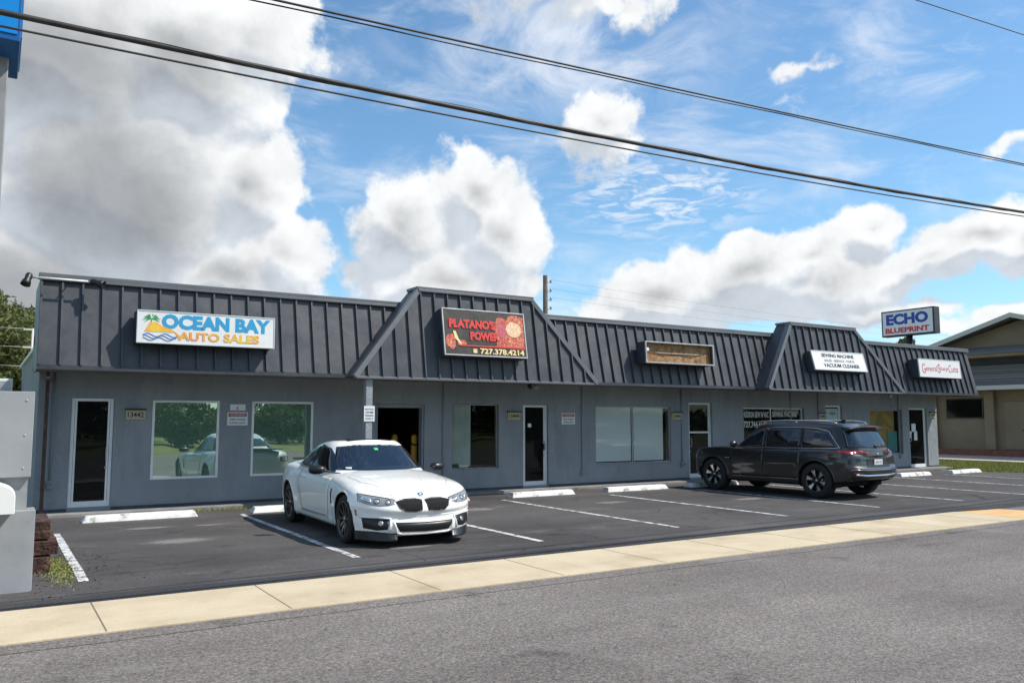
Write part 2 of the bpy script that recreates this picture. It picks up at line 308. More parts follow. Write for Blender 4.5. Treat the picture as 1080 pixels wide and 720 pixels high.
# cloud density as a node group over (azimuth, elevation) in radians; blobs are real directions in the sky
BLOBS=[(0.041, 0.376, 0.216, 0.138, 1.5), (0.103, 0.25, 0.189, 0.171, 1.7), (0.001, 0.139, 0.217, 0.107, 1.5), (0.166, 0.398, 0.152, 0.106, 1.3), (0.249, 0.429, 0.098, 0.068, 0.9), (0.238, 0.264, 0.09, 0.095, 1.1), (0.289, 0.186, 0.065, 0.066, 0.9), (0.226, 0.166, 0.114, 0.065, 1.1), (0.515, 0.271, 0.073, 0.061, 1.0), (0.434, 0.231, 0.086, 0.065, 1.0), (0.55, 0.227, 0.073, 0.068, 1.0), (0.481, 0.175, 0.139, 0.055, 1.0), (0.4, 0.218, 0.046, 0.034, 0.8), (0.674, 0.357, 0.054, 0.038, 0.8), (0.68, 0.319, 0.064, 0.026, 0.45), (0.746, 0.145, 0.107, 0.047, 1.0), (0.845, 0.169, 0.107, 0.055, 1.1), (0.939, 0.153, 0.101, 0.043, 1.0), (0.971, 0.209, 0.037, 0.038, 0.85), (0.92, 0.186, 0.061, 0.041, 0.9), (0.678, 0.135, 0.057, 0.025, 0.7), (1.083, 0.198, 0.075, 0.034, 1.0), (1.041, 0.177, 0.064, 0.026, 0.8), (1.134, 0.187, 0.05, 0.038, 1), (1.117, 0.106, 0.063, 0.023, 0.9), (1.051, 0.099, 0.045, 0.012, 0.5), (0.586, 0.517, 0.145, 0.044, 0.55), (0.682, 0.483, 0.083, 0.022, 0.4), (0.911, 0.399, 0.032, 0.009, 0.26), (1.117, 0.278, 0.041, 0.011, 0.3), (0.938, 0.121, 0.17, 0.017, 0.6), (0.639, 0.31, 0.035, 0.044, 0.3), (-2.6, 0.35, 0.35, 0.12, 1.0), (-1.9, 0.3, 0.3, 0.12, 1.0), (2.4, 0.3, 0.4, 0.12, 1.0), (3.0, 0.6, 0.3, 0.14, 1.0), (1.8, 0.25, 0.25, 0.1, 1.0), (-1.2, 0.4, 0.3, 0.15, 1.0), (2.0, 0.8, 0.3, 0.15, 1.0), (-0.9, 0.9, 0.4, 0.2, 1.0)]
def mkgroup():
    g=bpy.data.node_groups.new('cloud_density','ShaderNodeTree')
    g.interface.new_socket('AE',in_out='INPUT',socket_type='NodeSocketVector'); g.interface.new_socket('D',in_out='OUTPUT',socket_type='NodeSocketFloat'); g.interface.new_socket('B',in_out='OUTPUT',socket_type='NodeSocketFloat')
    gi=N(g,'NodeGroupInput'); go=N(g,'NodeGroupOutput')
    # puffy distortion
    n1=N(g,'ShaderNodeTexNoise',inp={'Scale':11,'Detail':4,'Roughness':.55}); L(g,gi.outputs[0],n1.inputs['Vector'])
    s1=N(g,'ShaderNodeVectorMath',operation='SUBTRACT'); L(g,n1.outputs['Color'],s1.inputs[0]); s1.inputs[1].default_value=(.5,.5,.5)
    s2=N(g,'ShaderNodeVectorMath',operation='SCALE'); L(g,s1.outputs[0],s2.inputs[0]); s2.inputs['Scale'].default_value=.075
    s3=N(g,'ShaderNodeVectorMath',operation='ADD'); L(g,s2.outputs[0],s3.inputs[0]); L(g,gi.outputs[0],s3.inputs[1])
    prev=None
    for (a,e,ra,re,wt) in BLOBS:
        k=N(g,'ShaderNodeVectorMath',operation='SUBTRACT'); L(g,s3.outputs[0],k.inputs[0]); k.inputs[1].default_value=(a,e,0)
        k2=N(g,'ShaderNodeVectorMath',operation='MULTIPLY'); L(g,k.outputs[0],k2.inputs[0]); k2.inputs[1].default_value=(1/ra,1/re,0)
        k3=N(g,'ShaderNodeVectorMath',operation='LENGTH'); L(g,k2.outputs[0],k3.inputs[0])
        k4=N(g,'ShaderNodeMath',operation='MULTIPLY_ADD'); L(g,k3.outputs['Value'],k4.inputs[0]); k4.inputs[1].default_value=-wt; k4.inputs[2].default_value=wt
        if prev is None: prev=k4.outputs[0]
        else:
            mm=N(g,'ShaderNodeMath',operation='SMOOTH_MAX'); L(g,prev,mm.inputs[0]); L(g,k4.outputs[0],mm.inputs[1]); mm.inputs[2].default_value=.22; prev=mm.outputs[0]
    n2=N(g,'ShaderNodeTexNoise',inp={'Scale':20,'Detail':9,'Roughness':.66}); L(g,gi.outputs[0],n2.inputs['Vector'])
    v=N(g,'ShaderNodeTexVoronoi',feature='F1',inp={'Scale':24}); L(g,s3.outputs[0],v.inputs['Vector'])
    a1=N(g,'ShaderNodeMath',operation='MULTIPLY_ADD'); L(g,n2.outputs['Fac'],a1.inputs[0]); a1.inputs[1].default_value=.85; a1.inputs[2].default_value=-.40
    a2=N(g,'ShaderNodeMath',operation='MULTIPLY_ADD'); L(g,v.outputs['Distance'],a2.inputs[0]); a2.inputs[1].default_value=-.30; a2.inputs[2].default_value=.12
    a3=N(g,'ShaderNodeMath',operation='ADD'); L(g,a1.outputs[0],a3.inputs[0]); L(g,a2.outputs[0],a3.inputs[1])
    a4=N(g,'ShaderNodeMath',operation='ADD'); L(g,a3.outputs[0],a4.inputs[0]); L(g,prev,a4.inputs[1]); L(g,a4.outputs[0],go.inputs[0]); L(g,prev,go.inputs[1])
    return g
grp=mkgroup()
tc=N(nt,'ShaderNodeTexCoord'); sx=N(nt,'ShaderNodeSeparateXYZ'); L(nt,tc.outputs['Generated'],sx.inputs[0])
az=N(nt,'ShaderNodeMath',operation='ARCTAN2'); L(nt,sx.outputs[0],az.inputs[0]); L(nt,sx.outputs[1],az.inputs[1])
el=N(nt,'ShaderNodeMath',operation='ARCSINE'); L(nt,sx.outputs[2],el.inputs[0])
ae=N(nt,'ShaderNodeCombineXYZ'); L(nt,az.outputs[0],ae.inputs[0]); L(nt,el.outputs[0],ae.inputs[1])
g1=N(nt,'ShaderNodeGroup'); g1.node_tree=grp; L(nt,ae.outputs[0],g1.inputs[0])
off=N(nt,'ShaderNodeVectorMath',operation='ADD'); L(nt,ae.outputs[0],off.inputs[0]); off.inputs[1].default_value=(.014,.030,0)
g2=N(nt,'ShaderNodeGroup'); g2.node_tree=grp; L(nt,off.outputs[0],g2.inputs[0])
cov=N(nt,'ShaderNodeMapRange',interpolation_type='SMOOTHSTEP',inp={'From Min':-.02,'From Max':.23}); L(nt,g1.outputs[0],cov.inputs['Value'])
df=N(nt,'ShaderNodeMath',operation='SUBTRACT'); L(nt,g1.outputs[0],df.inputs[0]); L(nt,g2.outputs[0],df.inputs[1])
db=N(nt,'ShaderNodeMath',operation='SUBTRACT'); L(nt,g1.outputs[1],db.inputs[0]); L(nt,g2.outputs[1],db.inputs[1])
dm=N(nt,'ShaderNodeMath',operation='MULTIPLY_ADD'); L(nt,df.outputs[0],dm.inputs[0]); dm.inputs[1].default_value=.8; L(nt,db.outputs[0],dm.inputs[2])
lit=N(nt,'ShaderNodeMapRange',interpolation_type='SMOOTHSTEP',inp={'From Min':-.34,'From Max':.30,'To Min':0,'To Max':1}); L(nt,dm.outputs[0],lit.inputs['Value'])
tm=N(nt,'ShaderNodeMath',operation='MULTIPLY_ADD'); L(nt,g1.outputs[0],tm.inputs[0]); tm.inputs[1].default_value=.28; tm2=N(nt,'ShaderNodeMath',operation='MULTIPLY'); L(nt,g1.outputs[1],tm2.inputs[0]); tm2.inputs[1].default_value=.72; L(nt,tm2.outputs[0],tm.inputs[2])
thk=N(nt,'ShaderNodeMapRange',interpolation_type='SMOOTHSTEP',inp={'From Min':.42,'From Max':1.28,'To Min':1,'To Max':.54}); L(nt,tm.outputs[0],thk.inputs['Value'])
cl=N(nt,'ShaderNodeMix',data_type='RGBA'); lf=N(nt,'ShaderNodeMapRange',inp={'From Min':.7,'From Max':1.5,'To Min':1,'To Max':.35}); L(nt,tm.outputs[0],lf.inputs['Value']); lm=N(nt,'ShaderNodeMath',operation='MULTIPLY'); L(nt,lit.outputs[0],lm.inputs[0]); L(nt,lf.outputs[0],lm.inputs[1]); L(nt,lm.outputs[0],cl.inputs['Factor']); cl.inputs['A'].default_value=(4.9,5.35,5.9,1); cl.inputs['B'].default_value=(7.55,7.7,7.8,1)
hn=N(nt,'ShaderNodeTexNoise',inp={'Scale':16,'Detail':9,'Roughness':.62,'Distortion':.25}); L(nt,ae.outputs[0],hn.inputs['Vector'])
hm=N(nt,'ShaderNodeMapRange',inp={'From Min':.28,'From Max':.72,'To Min':.86,'To Max':1.12}); L(nt,hn.outputs['Fac'],hm.inputs['Value'])
hk=N(nt,'ShaderNodeMath',operation='MULTIPLY'); L(nt,hm.outputs[0],hk.inputs[0]); L(nt,thk.outputs[0],hk.inputs[1])
cs=N(nt,'ShaderNodeVectorMath',operation='SCALE'); L(nt,cl.outputs['Result'],cs.inputs[0]); L(nt,hk.outputs[0],cs.inputs['Scale'])
# thin high cirrus
ci=N(nt,'ShaderNodeTexNoise',inp={'Scale':6,'Detail':9,'Roughness':.62,'Distortion':.6}); mp=N(nt,'ShaderNodeMapping',inp={'Scale':(.8,2.2,1),'Rotation':(0,0,R(12)),'Location':(.35,.1,0)}); L(nt,ae.outputs[0],mp.inputs[0]); L(nt,mp.outputs[0],ci.inputs['Vector'])
cm=N(nt,'ShaderNodeMapRange',interpolation_type='SMOOTHSTEP',inp={'From Min':.46,'From Max':.78,'To Min':0,'To Max':.62}); L(nt,ci.outputs['Fac'],cm.inputs['Value'])
cmx=cm.outputs[0]
for (ca,ce,ra,re,sc,rot,lo,hi,amp) in ((0.748,0.267,.17,.075,(26,95,1),-8,.42,.66,.8),(0.634,0.437,.30,.12,(9,14,1),20,.30,.75,.85),(0.947,0.37,.25,.10,(14,40,1),-14,.52,.75,.5)):
    k=N(nt,'ShaderNodeVectorMath',operation='SUBTRACT'); L(nt,ae.outputs[0],k.inputs[0]); k.inputs[1].default_value=(ca,ce,0)
    k2=N(nt,'ShaderNodeVectorMath',operation='MULTIPLY'); L(nt,k.outputs[0],k2.inputs[0]); k2.inputs[1].default_value=(1/ra,1/re,0)
    k3=N(nt,'ShaderNodeVectorMath',operation='LENGTH'); L(nt,k2.outputs[0],k3.inputs[0])
    k4=N(nt,'ShaderNodeMapRange',interpolation_type='SMOOTHSTEP',inp={'From Min':1.0,'From Max':.15,'To Min':0,'To Max':amp}); L(nt,k3.outputs['Value'],k4.inputs['Value'])
    mq=N(nt,'ShaderNodeMapping',inp={'Scale':sc,'Rotation':(0,0,R(rot))}); L(nt,ae.outputs[0],mq.inputs[0]); nq=N(nt,'ShaderNodeTexNoise',inp={'Scale':1.0,'Detail':6,'Roughness':.6,'Distortion':.8}); L(nt,mq.outputs[0],nq.inputs['Vector'])
    k5=N(nt,'ShaderNodeMapRange',interpolation_type='SMOOTHSTEP',inp={'From Min':lo,'From Max':hi}); L(nt,nq.outputs['Fac'],k5.inputs['Value'])
    k6=N(nt,'ShaderNodeMath',operation='MULTIPLY'); L(nt,k4.outputs[0],k6.inputs[0]); L(nt,k5.outputs[0],k6.inputs[1])
    k7=N(nt,'ShaderNodeMath',operation='MAXIMUM'); L(nt,k6.outputs[0],k7.inputs[0]); L(nt,cmx,k7.inputs[1]); cmx=k7.outputs[0]
skg=N(nt,'ShaderNodeVectorMath',operation='MULTIPLY'); L(nt,sky.outputs[0],skg.inputs[0]); skg.inputs[1].default_value=(.98,1.30,1.40)
c1=N(nt,'ShaderNodeMix',data_type='RGBA'); L(nt,cmx,c1.inputs['Factor']); L(nt,skg.outputs[0],c1.inputs['A']); c1.inputs['B'].default_value=(7.2,7.5,8.0,1)
c2=N(nt,'ShaderNodeMix',data_type='RGBA'); L(nt,cov.outputs[0],c2.inputs['Factor']); L(nt,c1.outputs['Result'],c2.inputs['A']); L(nt,cs.outputs[0],c2.inputs['B'])
L(nt,c2.outputs['Result'],bg.inputs['Color'])
w.cycles.sampling_method='NONE'

# ================================================================== THE SETTING
def sheet(name, x0,x1,y0,y1,z,mat,nx=1,ny=1, edge=0):
    b=MB(); vs=[];fs=[]
    for j in range(ny+1):
        for i in range(nx+1):
            x=x0+(x1-x0)*i/nx; y=y0+(y1-y0)*j/ny
            if edge and j in(0,ny): y+=edge*(mnoise.noise(Vector((x*1.7,j*9.1,z)))+.4*mnoise.noise(Vector((x*7,j*3.1,z))))
            vs.append((x,y,z))
    for j in range(ny):
        for i in range(nx): a=j*(nx+1)+i; fs.append((a,a+1,a+nx+2,a+nx+1))
    b.add(vs,fs); return tag(b.build(name,mat),kind='structure')
sheet('ground',-900,900,-900,900,-.03,M['grass'])
sheet('road',-120,160,-7.5,8.6,0,M['road'])
lot=MB(); lot.add([(-40,8.6,0.0),(160,8.6,0.0),(160,12.2,0.0),(28.6,14.0,0),(27.9,15.0,0),(27.4,16.6,0),(27.2,17.1,0),(-40,17.1,0)],[tuple(range(8))])
tag(lot.build('parking_lot',M['lot']),kind='structure')
sheet('dark_lot_strip',-40,60,8.72,9.16,.004,M['seam'],400,1,.05)  # darker strip of asphalt along the lot side of the sidewalk
sheet('road_edge',-40,60,7.2,7.52,.004,M['road'],400,1,.03)
sw=MB(); sw.box(-60,15.15,7.47,8.72,-.02,.022)
swo=tag(sw.build('sidewalk',M['walk'],bevel=.008),kind='structure')
sj=MB()
for k in range(-24,10):
    x=2.37+1.5*k
    if x<15: sj.box(x-.006,x+.006,7.475,8.715,.02,.0235)
tag(sj.build('sidewalk_joints',M['joint']),kind='structure')
rp=MB(); rp.add([(15.17,7.47,.020),(15.5,7.60,.020),(16.5,8.05,.020),(16.35,8.55,.020),(15.17,8.70,.020)],[(0,1,2,3,4)])
tag(rp.build('curb_ramp',M['ramp']),kind='structure')
# slab strip at the foot of the facade
ap=MB(); ap.box(.55,28.95,16.62,17.07,-.02,.055)
tag(ap.build('path',M['curb'],bevel=.01),kind='structure')
# farther walk and paving in front of the tan building
sheet('far_path',35,40.5,-2,60,.03,M['pinkwalk'])
sheet('opposite_verge',-200,200,-60,-7.6,-.01,M['grass'])
# parking stripes
stripes=[(.92,9.97,14.3),(3.94,9.87,15.5),(6.65,9.79,15.3),(9.36,9.89,15.26),(12.1,10.0,15.0),(14.85,10.05,15.0),(17.55,9.9,15.1),(20.25,9.7,15.1),(22.95,9.7,15.1),(25.6,9.7,15.0)]
for i,(x,y0,y1) in enumerate(stripes):
    b=MB(); n=40; vs=[];fs=[]
    for k in range(n+1):
        y=y0+(y1-y0)*k/n
        e=.006*mnoise.noise(Vector((x,y*5,0))); e2=.006*mnoise.noise(Vector((x+5,y*5,0))); wob=.02*mnoise.noise(Vector((x,y*.6,3)))
        vs+=[(x-.05+e+wob,y,.005),(x+.05+e2+wob,y,.005)]
    for k in range(n): fs.append((2*k,2*k+1,2*k+3,2*k+2))
    b.add(vs,fs); tag(b.build('parking_stripe',M['stripe']),kind='structure')

# pale worn spots in the asphalt of the first stall
def wornmat():
    m,nt,b=newmat('worn_asphalt_spot'); tc=N(nt,'ShaderNodeTexCoord')
    k=N(nt,'ShaderNodeVectorMath',operation='SUBTRACT'); L(nt,tc.outputs['Generated'],k.inputs[0]); k.inputs[1].default_value=(.5,.5,0)
    k1=N(nt,'ShaderNodeVectorMath',operation='MULTIPLY'); L(nt,k.outputs[0],k1.inputs[0]); k1.inputs[1].default_value=(2,2,0)
    ln=N(nt,'ShaderNodeVectorMath',operation='LENGTH'); L(nt,k1.outputs[0],ln.inputs[0])
    n=N(nt,'ShaderNodeTexNoise',inp={'Scale':9,'Detail':10,'Roughness':.75}); L(nt,tc.outputs['Object'],n.inputs['Vector'])
    a=N(nt,'ShaderNodeMath',operation='SUBTRACT'); L(nt,n.outputs['Fac'],a.inputs[0]); L(nt,ln.outputs['Value'],a.inputs[1])
    r=N(nt,'ShaderNodeMapRange',inp={'From Min':-.25,'From Max':.15,'To Min':0,'To Max':.75}); L(nt,a.outputs[0],r.inputs['Value']); L(nt,r.outputs[0],b.inputs['Alpha'])
    b.inputs['Base Color'].default_value=(.24,.225,.21,1); b.inputs['Roughness'].default_value=.9; return m
WM=wornmat()
for i,(x,y,rx,ry) in enumerate(((2.35,12.55,.75,.42),(2.2,14.3,.6,.22),(3.1,14.2,.35,.16),(8.0,13.9,.6,.4),(11.0,13.6,.7,.3),(4.9,10.3,.5,.2),(14.0,12.6,.7,.3))):
    sheet('worn_patch',x-rx,x+rx,y-ry,y+ry,.0035,WM)
# wheel stops
STOPS=[(1.36,3.2,'chipped white wheel stop in front of the leftmost glass door'),(4.15,5.95,'white wheel stop behind the white coupe, left end showing'),
(6.95,8.72,'white wheel stop right of the white coupe, before the dark bay opening'),(9.78,11.5,'white wheel stop in front of the second glass door with the bay window beside it'),
(12.45,14.38,'white wheel stop in front of the wide window with white blinds'),(15.15,16.9,'white wheel stop under the front of the dark SUV'),
(23.25,24.85,'white wheel stop just right of the dark SUV bumper'),(26.0,27.7,'rightmost white wheel stop, next to the grass past the building corner')]
for x0,x1,lab in STOPS:
    b=MB(); ys=15.66 if x0<20 else 15.1
    prof=[(ys-.16,0),(ys-.13,.075),(ys-.09,.11),(ys+.07,.11),(ys+.11,.075),(ys+.14,0)]
    b.prism(prof,0,x0,x1)
    for v in range(len(b.v)):
        x,y,z=b.v[v]
        if z>.05: x+= .05 if x<(x0+x1)/2 else -.05
        b.v[v]=(x,y+.0*x,z)
    o=b.build('wheel_stop',M['stop'],bevel=.012)
    r=random.uniform(-.012,.012); tag(o,lab,'wheel stop','wheel stops along the storefront')

# ================================================================== THE STOREFRONT BUILDING
WY=17.08
B=empty('commercial_building',(0,0,0),0,'long low blue grey stucco strip mall with dark standing seam mansard','building')
OP=[(1.24,1.95,.12,2.11),(2.61,3.86,.57,2.09),(4.49,5.78,.57,2.09),(7.21,8.39,.0,2.06),(9.11,10.38,.56,2.08),(11.08,11.83,.10,2.08),(13.33,15.95,.56,2.07),
    (16.64,17.57,.10,2.2),(18.86,21.6,.56,2.08),(22.62,23.48,.08,2.18),(24.93,26.75,.56,2.06),(27.16,28.23,.07,2.13)]
xs=sorted({.7,28.85,*[o[0] for o in OP],*[o[1] for o in OP]}); zs=sorted({0,2.7,*[o[2] for o in OP],*[o[3] for o in OP]})
wb=MB()
def inop(x,z): return any(a<x<b and c<z<d for a,b,c,d in OP)
for i in range(len(xs)-1):
    for j in range(len(zs)-1):
        if not inop((xs[i]+xs[i+1])/2,(zs[j]+zs[j+1])/2):
            x0,x1,z0,z1=xs[i],xs[i+1],zs[j],zs[j+1]
            wb.add([(x0,WY,z0),(x1,WY,z0),(x1,WY,z1),(x0,WY,z1)],[(0,1,2,3)])
for a,b_,c,d in OP:
    y0,y1=WY,WY+.2
    wb.add([(a,y0,c),(a,y1,c),(a,y1,d),(a,y0,d)],[(0,1,2,3)]); wb.add([(b_,y0,c),(b_,y0,d),(b_,y1,d),(b_,y1,c)],[(0,1,2,3)])
    wb.add([(a,y0,d),(a,y1,d),(b_,y1,d),(b_,y0,d)],[(0,1,2,3)]); wb.add([(a,y0,c),(b_,y0,c),(b_,y1,c),(a,y1,c)],[(0,1,2,3)])
wb.build('wall',M['stucco'],B,fix=False)
sd_=MB(); sd_.add([(.7,WY,0),(.7,28,0),(.7,28,3.22),(.7,WY,3.05)],[(0,1,2,3)]); sd_.add([(28.85,WY,0),(28.85,WY,3.2),(28.85,28,3.2),(28.85,28,0)],[(0,1,2,3)])
sd_.add([(.7,28,0),(28.85,28,0),(28.85,28,3.2),(.7,28,3.22)],[(0,1,2,3)])
sd_.build('side_wall',M['stucco'],B,fix=False)
cp=MB(); cp.hexa([(.64,WY,3.05),(.86,WY,3.05),(.86,28.05,3.22),(.64,28.05,3.22),(.64,WY,3.12),(.86,WY,3.12),(.86,28.05,3.29),(.64,28.05,3.29)])
cp.box(.60,.74,17.15,17.6,3.05,3.22)
cp.build('coping',M['alu'],B)
rf=MB(); rf.box(.87,28.8,16.7,27.9,2.95,3.02); rf.build('roof',M['curb'],B)
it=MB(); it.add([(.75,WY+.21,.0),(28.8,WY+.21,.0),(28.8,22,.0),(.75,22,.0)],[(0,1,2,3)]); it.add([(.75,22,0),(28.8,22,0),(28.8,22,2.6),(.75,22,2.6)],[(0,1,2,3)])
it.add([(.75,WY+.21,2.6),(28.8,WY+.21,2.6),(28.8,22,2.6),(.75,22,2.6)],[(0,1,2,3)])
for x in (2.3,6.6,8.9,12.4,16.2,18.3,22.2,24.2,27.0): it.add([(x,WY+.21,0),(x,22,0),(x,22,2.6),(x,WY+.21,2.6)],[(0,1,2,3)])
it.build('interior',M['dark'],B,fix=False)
bs=MB()
prevx=.7
for (a,b_,c,d) in [o for o in OP if o[2]<.2]:
    if a-prevx>.02: bs.box(prevx,a-.01,WY-.012,WY+.02,.056,.11)
    prevx=b_+.01
bs.box(prevx,28.85,WY-.012,WY+.02,.056,.11)
bs.build('base_trim',noisy('dark_base',[(.3,(.045,.05,.06)),(.7,(.09,.10,.115))],3,8,.9),B)

# --- mansard
ZB,ZT=2.62,4.13
def YP(z): return 15.70+.23*(z-2.62)
TR=[(5.93,11.92,7.43,10.29),(17.76,23.93,19.10,22.03)]
def seamline(b,x,z0,z1,Yf,w_=.015,d=.05):
    p0=Yf(z0);p1=Yf(z1)
    b.hexa([(x-w_,p0-d,z0),(x+w_,p0-d,z0),(x+w_,p0+.01,z0),(x-w_,p0+.01,z0),(x-w_,p1-d,z1),(x+w_,p1-d,z1),(x+w_,p1+.01,z1),(x-w_,p1+.01,z1)])
X0,X1=.60,29.10
mz=MB()
n=72
mz.hexa([(X0,YP(ZB),ZB),(X1,YP(ZB),ZB),(X1,16.3,ZB),(X0,16.3,ZB),(X0,YP(ZT),ZT),(X1,YP(ZT),ZT),(X1,16.3,ZT),(X0,16.3,ZT)])
x=X0+.02
while x<X1+.01:
    seamline(mz,x,ZB+.005,ZT-.005,YP); x+=.3135
mz.build('mansard',M['metal'],B)
mc=MB(); mc.box(X0-.03,X1+.03,YP(ZT)-.075,16.36,ZT,ZT+.075); mc.box(X0-.03,X1+.03,YP(ZT)-.085,YP(ZT)-.056,ZT-.05,ZT+.0)
mc.build('cap_flashing',M['metalcap'],B,bevel=.008)
mt=MB(); mt.box(X0-.01,X1+.01,YP(ZB)-.035,YP(ZB)+.03,ZB-.075,ZB-.003); mt.box(X0,X0+.02,YP(ZB)+.03,WY-.002,ZB-.075,ZB-.003); mt.box(X1-.02,X1,YP(ZB)+.03,WY-.002,ZB-.075,ZB-.003)
mt.build('drip_edge',M['metal'],B)
so=MB(); so.box(X0+.02,X1-.02,YP(ZB)+.03,WY-.002,ZB-.05,ZB-.03); so.build('soffit',M['soffit'],B)
# mansard end returns between fascia and wall, boxed
er=MB(); er.box(X0,X0+.06,16.3,WY+.6,ZB,ZT-.02); er.build('mansard_return',M['metal'],B)
er=MB(); er.box(X1-.3,X1-.24,16.3,WY+.3,ZB,ZT-.02); er.build('mansard_return',M['metal'],B)
for (b0,b1,t0,t1) in TR:
    zb,zt=2.56,4.43; yb,yt=15.20,15.53
    def YT(z): return yb+(yt-yb)*(z-zb)/(zt-zb)
    g=MB(); g.hexa([(b0,yb,zb),(b1,yb,zb),(b1,15.92,zb),(b0,15.92,zb),(t0,yt,zt),(t1,yt,zt),(t1,15.97,zt),(t0,15.97,zt)])
    x=b0+.30
    while x<b1-.2:
        z=zt-.01
        if x<t0+.02: z=zb+(zt-zb)*(x-b0)/(t0-b0)-.10
        if x>t1-.02: z=zb+(zt-zb)*(b1-x)/(b1-t1)-.10
        if z>zb+.12: seamline(g,x,zb+.005,z,YT)
        x+=.3135
    cn=g.build('gable_canopy',M['metal'],B)
    c=MB()
    def bar(p,q,wd,dz,dy=.06):
        p=Vector(p);q=Vector(q);d=(q-p).normalized(); nn=Vector((-d.z,0,d.x)); 
        if nn.z<0: nn=-nn
        a=nn*wd; yy=Vector((0,-dy,0)); yb_=Vector((0,.10,0))
        c.hexa([p+yy-a*.8,q+yy-a*.8,q+yb_-a*.8,p+yb_-a*.8,p+yy+a*.25,q+yy+a*.25,q+yb_+a*.25,p+yb_+a*.25])
    bar((b0,yb,zb),(t0,yt,zt),.10,0); bar((t1,yt,zt),(b1,yb,zb),.10,0)
    c.box(t0-.03,t1+.03,yt-.07,16.0,zt,zt+.06); c.box(t0,t1,yt-.08,yt-.052,zt-.05,zt)
    c.box(b0+.02,b1-.02,yb-.04,yb+.02,zb-.05,zb+.0)
    c.build('ridge_trim',M['metalcap'],cn,bevel=.006)

# --- posts
po=MB(); po.box(6.21,6.35,15.24,15.38,0.0,2.51); po.build('post',M['stucco'],B,bevel=.01)

# --- doors and windows
def door(a,b_,c,d,glassm,midrail=None,hs=1,fw=.055,frm='alu',yo=.03):
    f=MB(); y0,y1=WY+yo,WY+yo+.06
    a+=.004;b_-=.004;d-=.004
    f.box(a,a+fw,y0,y1,c,d);f.box(b_-fw,b_,y0,y1,c,d);f.box(a+fw,b_-fw,y0+.001,y1,d-fw,d);f.box(a+fw,b_-fw,y0+.001,y1,c,c+fw*1.9)
    f.box(a+fw+.006,a+fw+.04,y0+.008,y1-.01,c+fw*1.9,d-fw);f.box(b_-fw-.04,b_-fw-.006,y0+.008,y1-.01,c+fw*1.9,d-fw)
    if midrail: f.box(a+fw+.04,b_-fw-.04,y0+.01,y1-.012,midrail-.025,midrail+.025)
    dr=f.build('door',M[frm],B,bevel=.004)
    g=MB(); g.box(a+fw+.03,b_-fw-.03,y0+.025,y0+.031,c+fw*1.9-.01,d-fw+.01); g.build('glass',M[glassm],dr)
    hx=b_-fw-.05 if hs>0 else a+fw+.05
    h=MB(); zc=1.08
    h.tube([(hx,y0+.01,zc-.11),(hx,y0-.05,zc-.11),(hx,y0-.055,zc),(hx,y0-.05,zc+.11),(hx,y0+.01,zc+.11)],.011,8); h.lathe([(.018,0),(.02,.012),(0,.014)],1,16,c=(hx,y0-.012,zc-.25))
    h.build('handle',M['steel'],dr)
    return dr
def window(a,b_,c,d,glassm,mull=(),fw=.035,frm='alu',yo=.04,sill=True):
    f=MB(); y0,y1=WY+yo,WY+yo+.05
    a+=.004;b_-=.004;c+=.004;d-=.004
    f.box(a,a+fw,y0,y1,c,d);f.box(b_-fw,b_,y0,y1,c,d);f.box(a+fw,b_-fw,y0+.001,y1,d-fw,d);f.box(a+fw,b_-fw,y0+.001,y1,c,c+fw)
    for m in mull: f.box(m-fw*.5,m+fw*.5,y0+.002,y1,c+fw,d-fw)
    wn=f.build('window',M[frm],B,bevel=.003)
    g=MB(); g.box(a+fw-.005,b_-fw+.005,y0+.02,y0+.026,c+fw-.005,d-fw+.005); g.build('glass',M[glassm],wn)
    return wn
d1=door(*OP[0],'doorglass')
w1=window(*OP[1],'film',fw=.045,yo=-.012); w2=window(*OP[2],'film',fw=.045,yo=-.012)
w3=window(*OP[4],'glass',frm='steel',yo=.08,fw=.02)
b=MB(); 
# pleated sheer curtain, left half of the bay window
vs=[];fs=[];nn=60
for i in range(nn+1):
    x=9.13+(.56)*i/nn; y=WY+.165+.012*math.sin(i*1.1)
    vs+=[(x,y,.62),(x,y,2.06)]
for i in range(nn): fs.append((2*i,2*i+2,2*i+3,2*i+1))
b.add(vs,fs,0,True); b.build('curtain',M['sheer'],w3)
b=MB(); b.box(9.16,9.34,WY+.128,WY+.15,.6,.68); b.build('sill_box',M['black'],w3); b=MB(); b.box(9.38,9.62,WY+.128,WY+.15,.6,.66); b.build('sill_paper',M['white'],w3)
d2=door(*OP[5],'doorglass',hs=1,yo=.06)
b=MB(); b.box(11.27,11.37,WY+.078,WY+.083,1.53,1.62); b.build('sticker',M['signwhite'],d2)
b=MB(); b.box(11.70,11.76,WY+.03,WY+.06,.98,1.12); b.build('lock_box',M['black'],d2)
w4=window(*OP[6],'glass',mull=(14.60,),frm='steel',yo=.035,fw=.03)
b=MB()
for k in range(10):
    for (xa,xb) in ((13.37,14.57),(14.66,15.72)):
        z0=.62+k*.1425; b.add([(xa,WY+.072,z0),(xb,WY+.072,z0),(xb,WY+.068,z0+.1425),(xa,WY+.068,z0+.1425)],[(0,1,2,3)])
b.build('blind',M['blind'],w4,fix=False)
d3=door(*OP[7],'doorglass',midrail=1.36,hs=-1,yo=.07)
w5=window(*OP[8],'glass',mull=(20.15,),frm='alu',yo=.09,fw=.035)
w6=door(*OP[9],'doorglass',hs=-1,yo=.07)
b=MB(); b.box(22.75,23.36,WY+.088,WY+.092,1.35,2.08); po_=b.build('backing_panel',noisy('pale_blue_panel',[(.3,(.35,.48,.50)),(.7,(.50,.60,.60))],4,4,.6),w6)  # flat pale blue panel at the upper door glass
b=MB(); b.box(22.95,23.25,WY+.082,WY+.087,1.88,1.96); b.build('panel_mark',M['txtgrey'],po_)
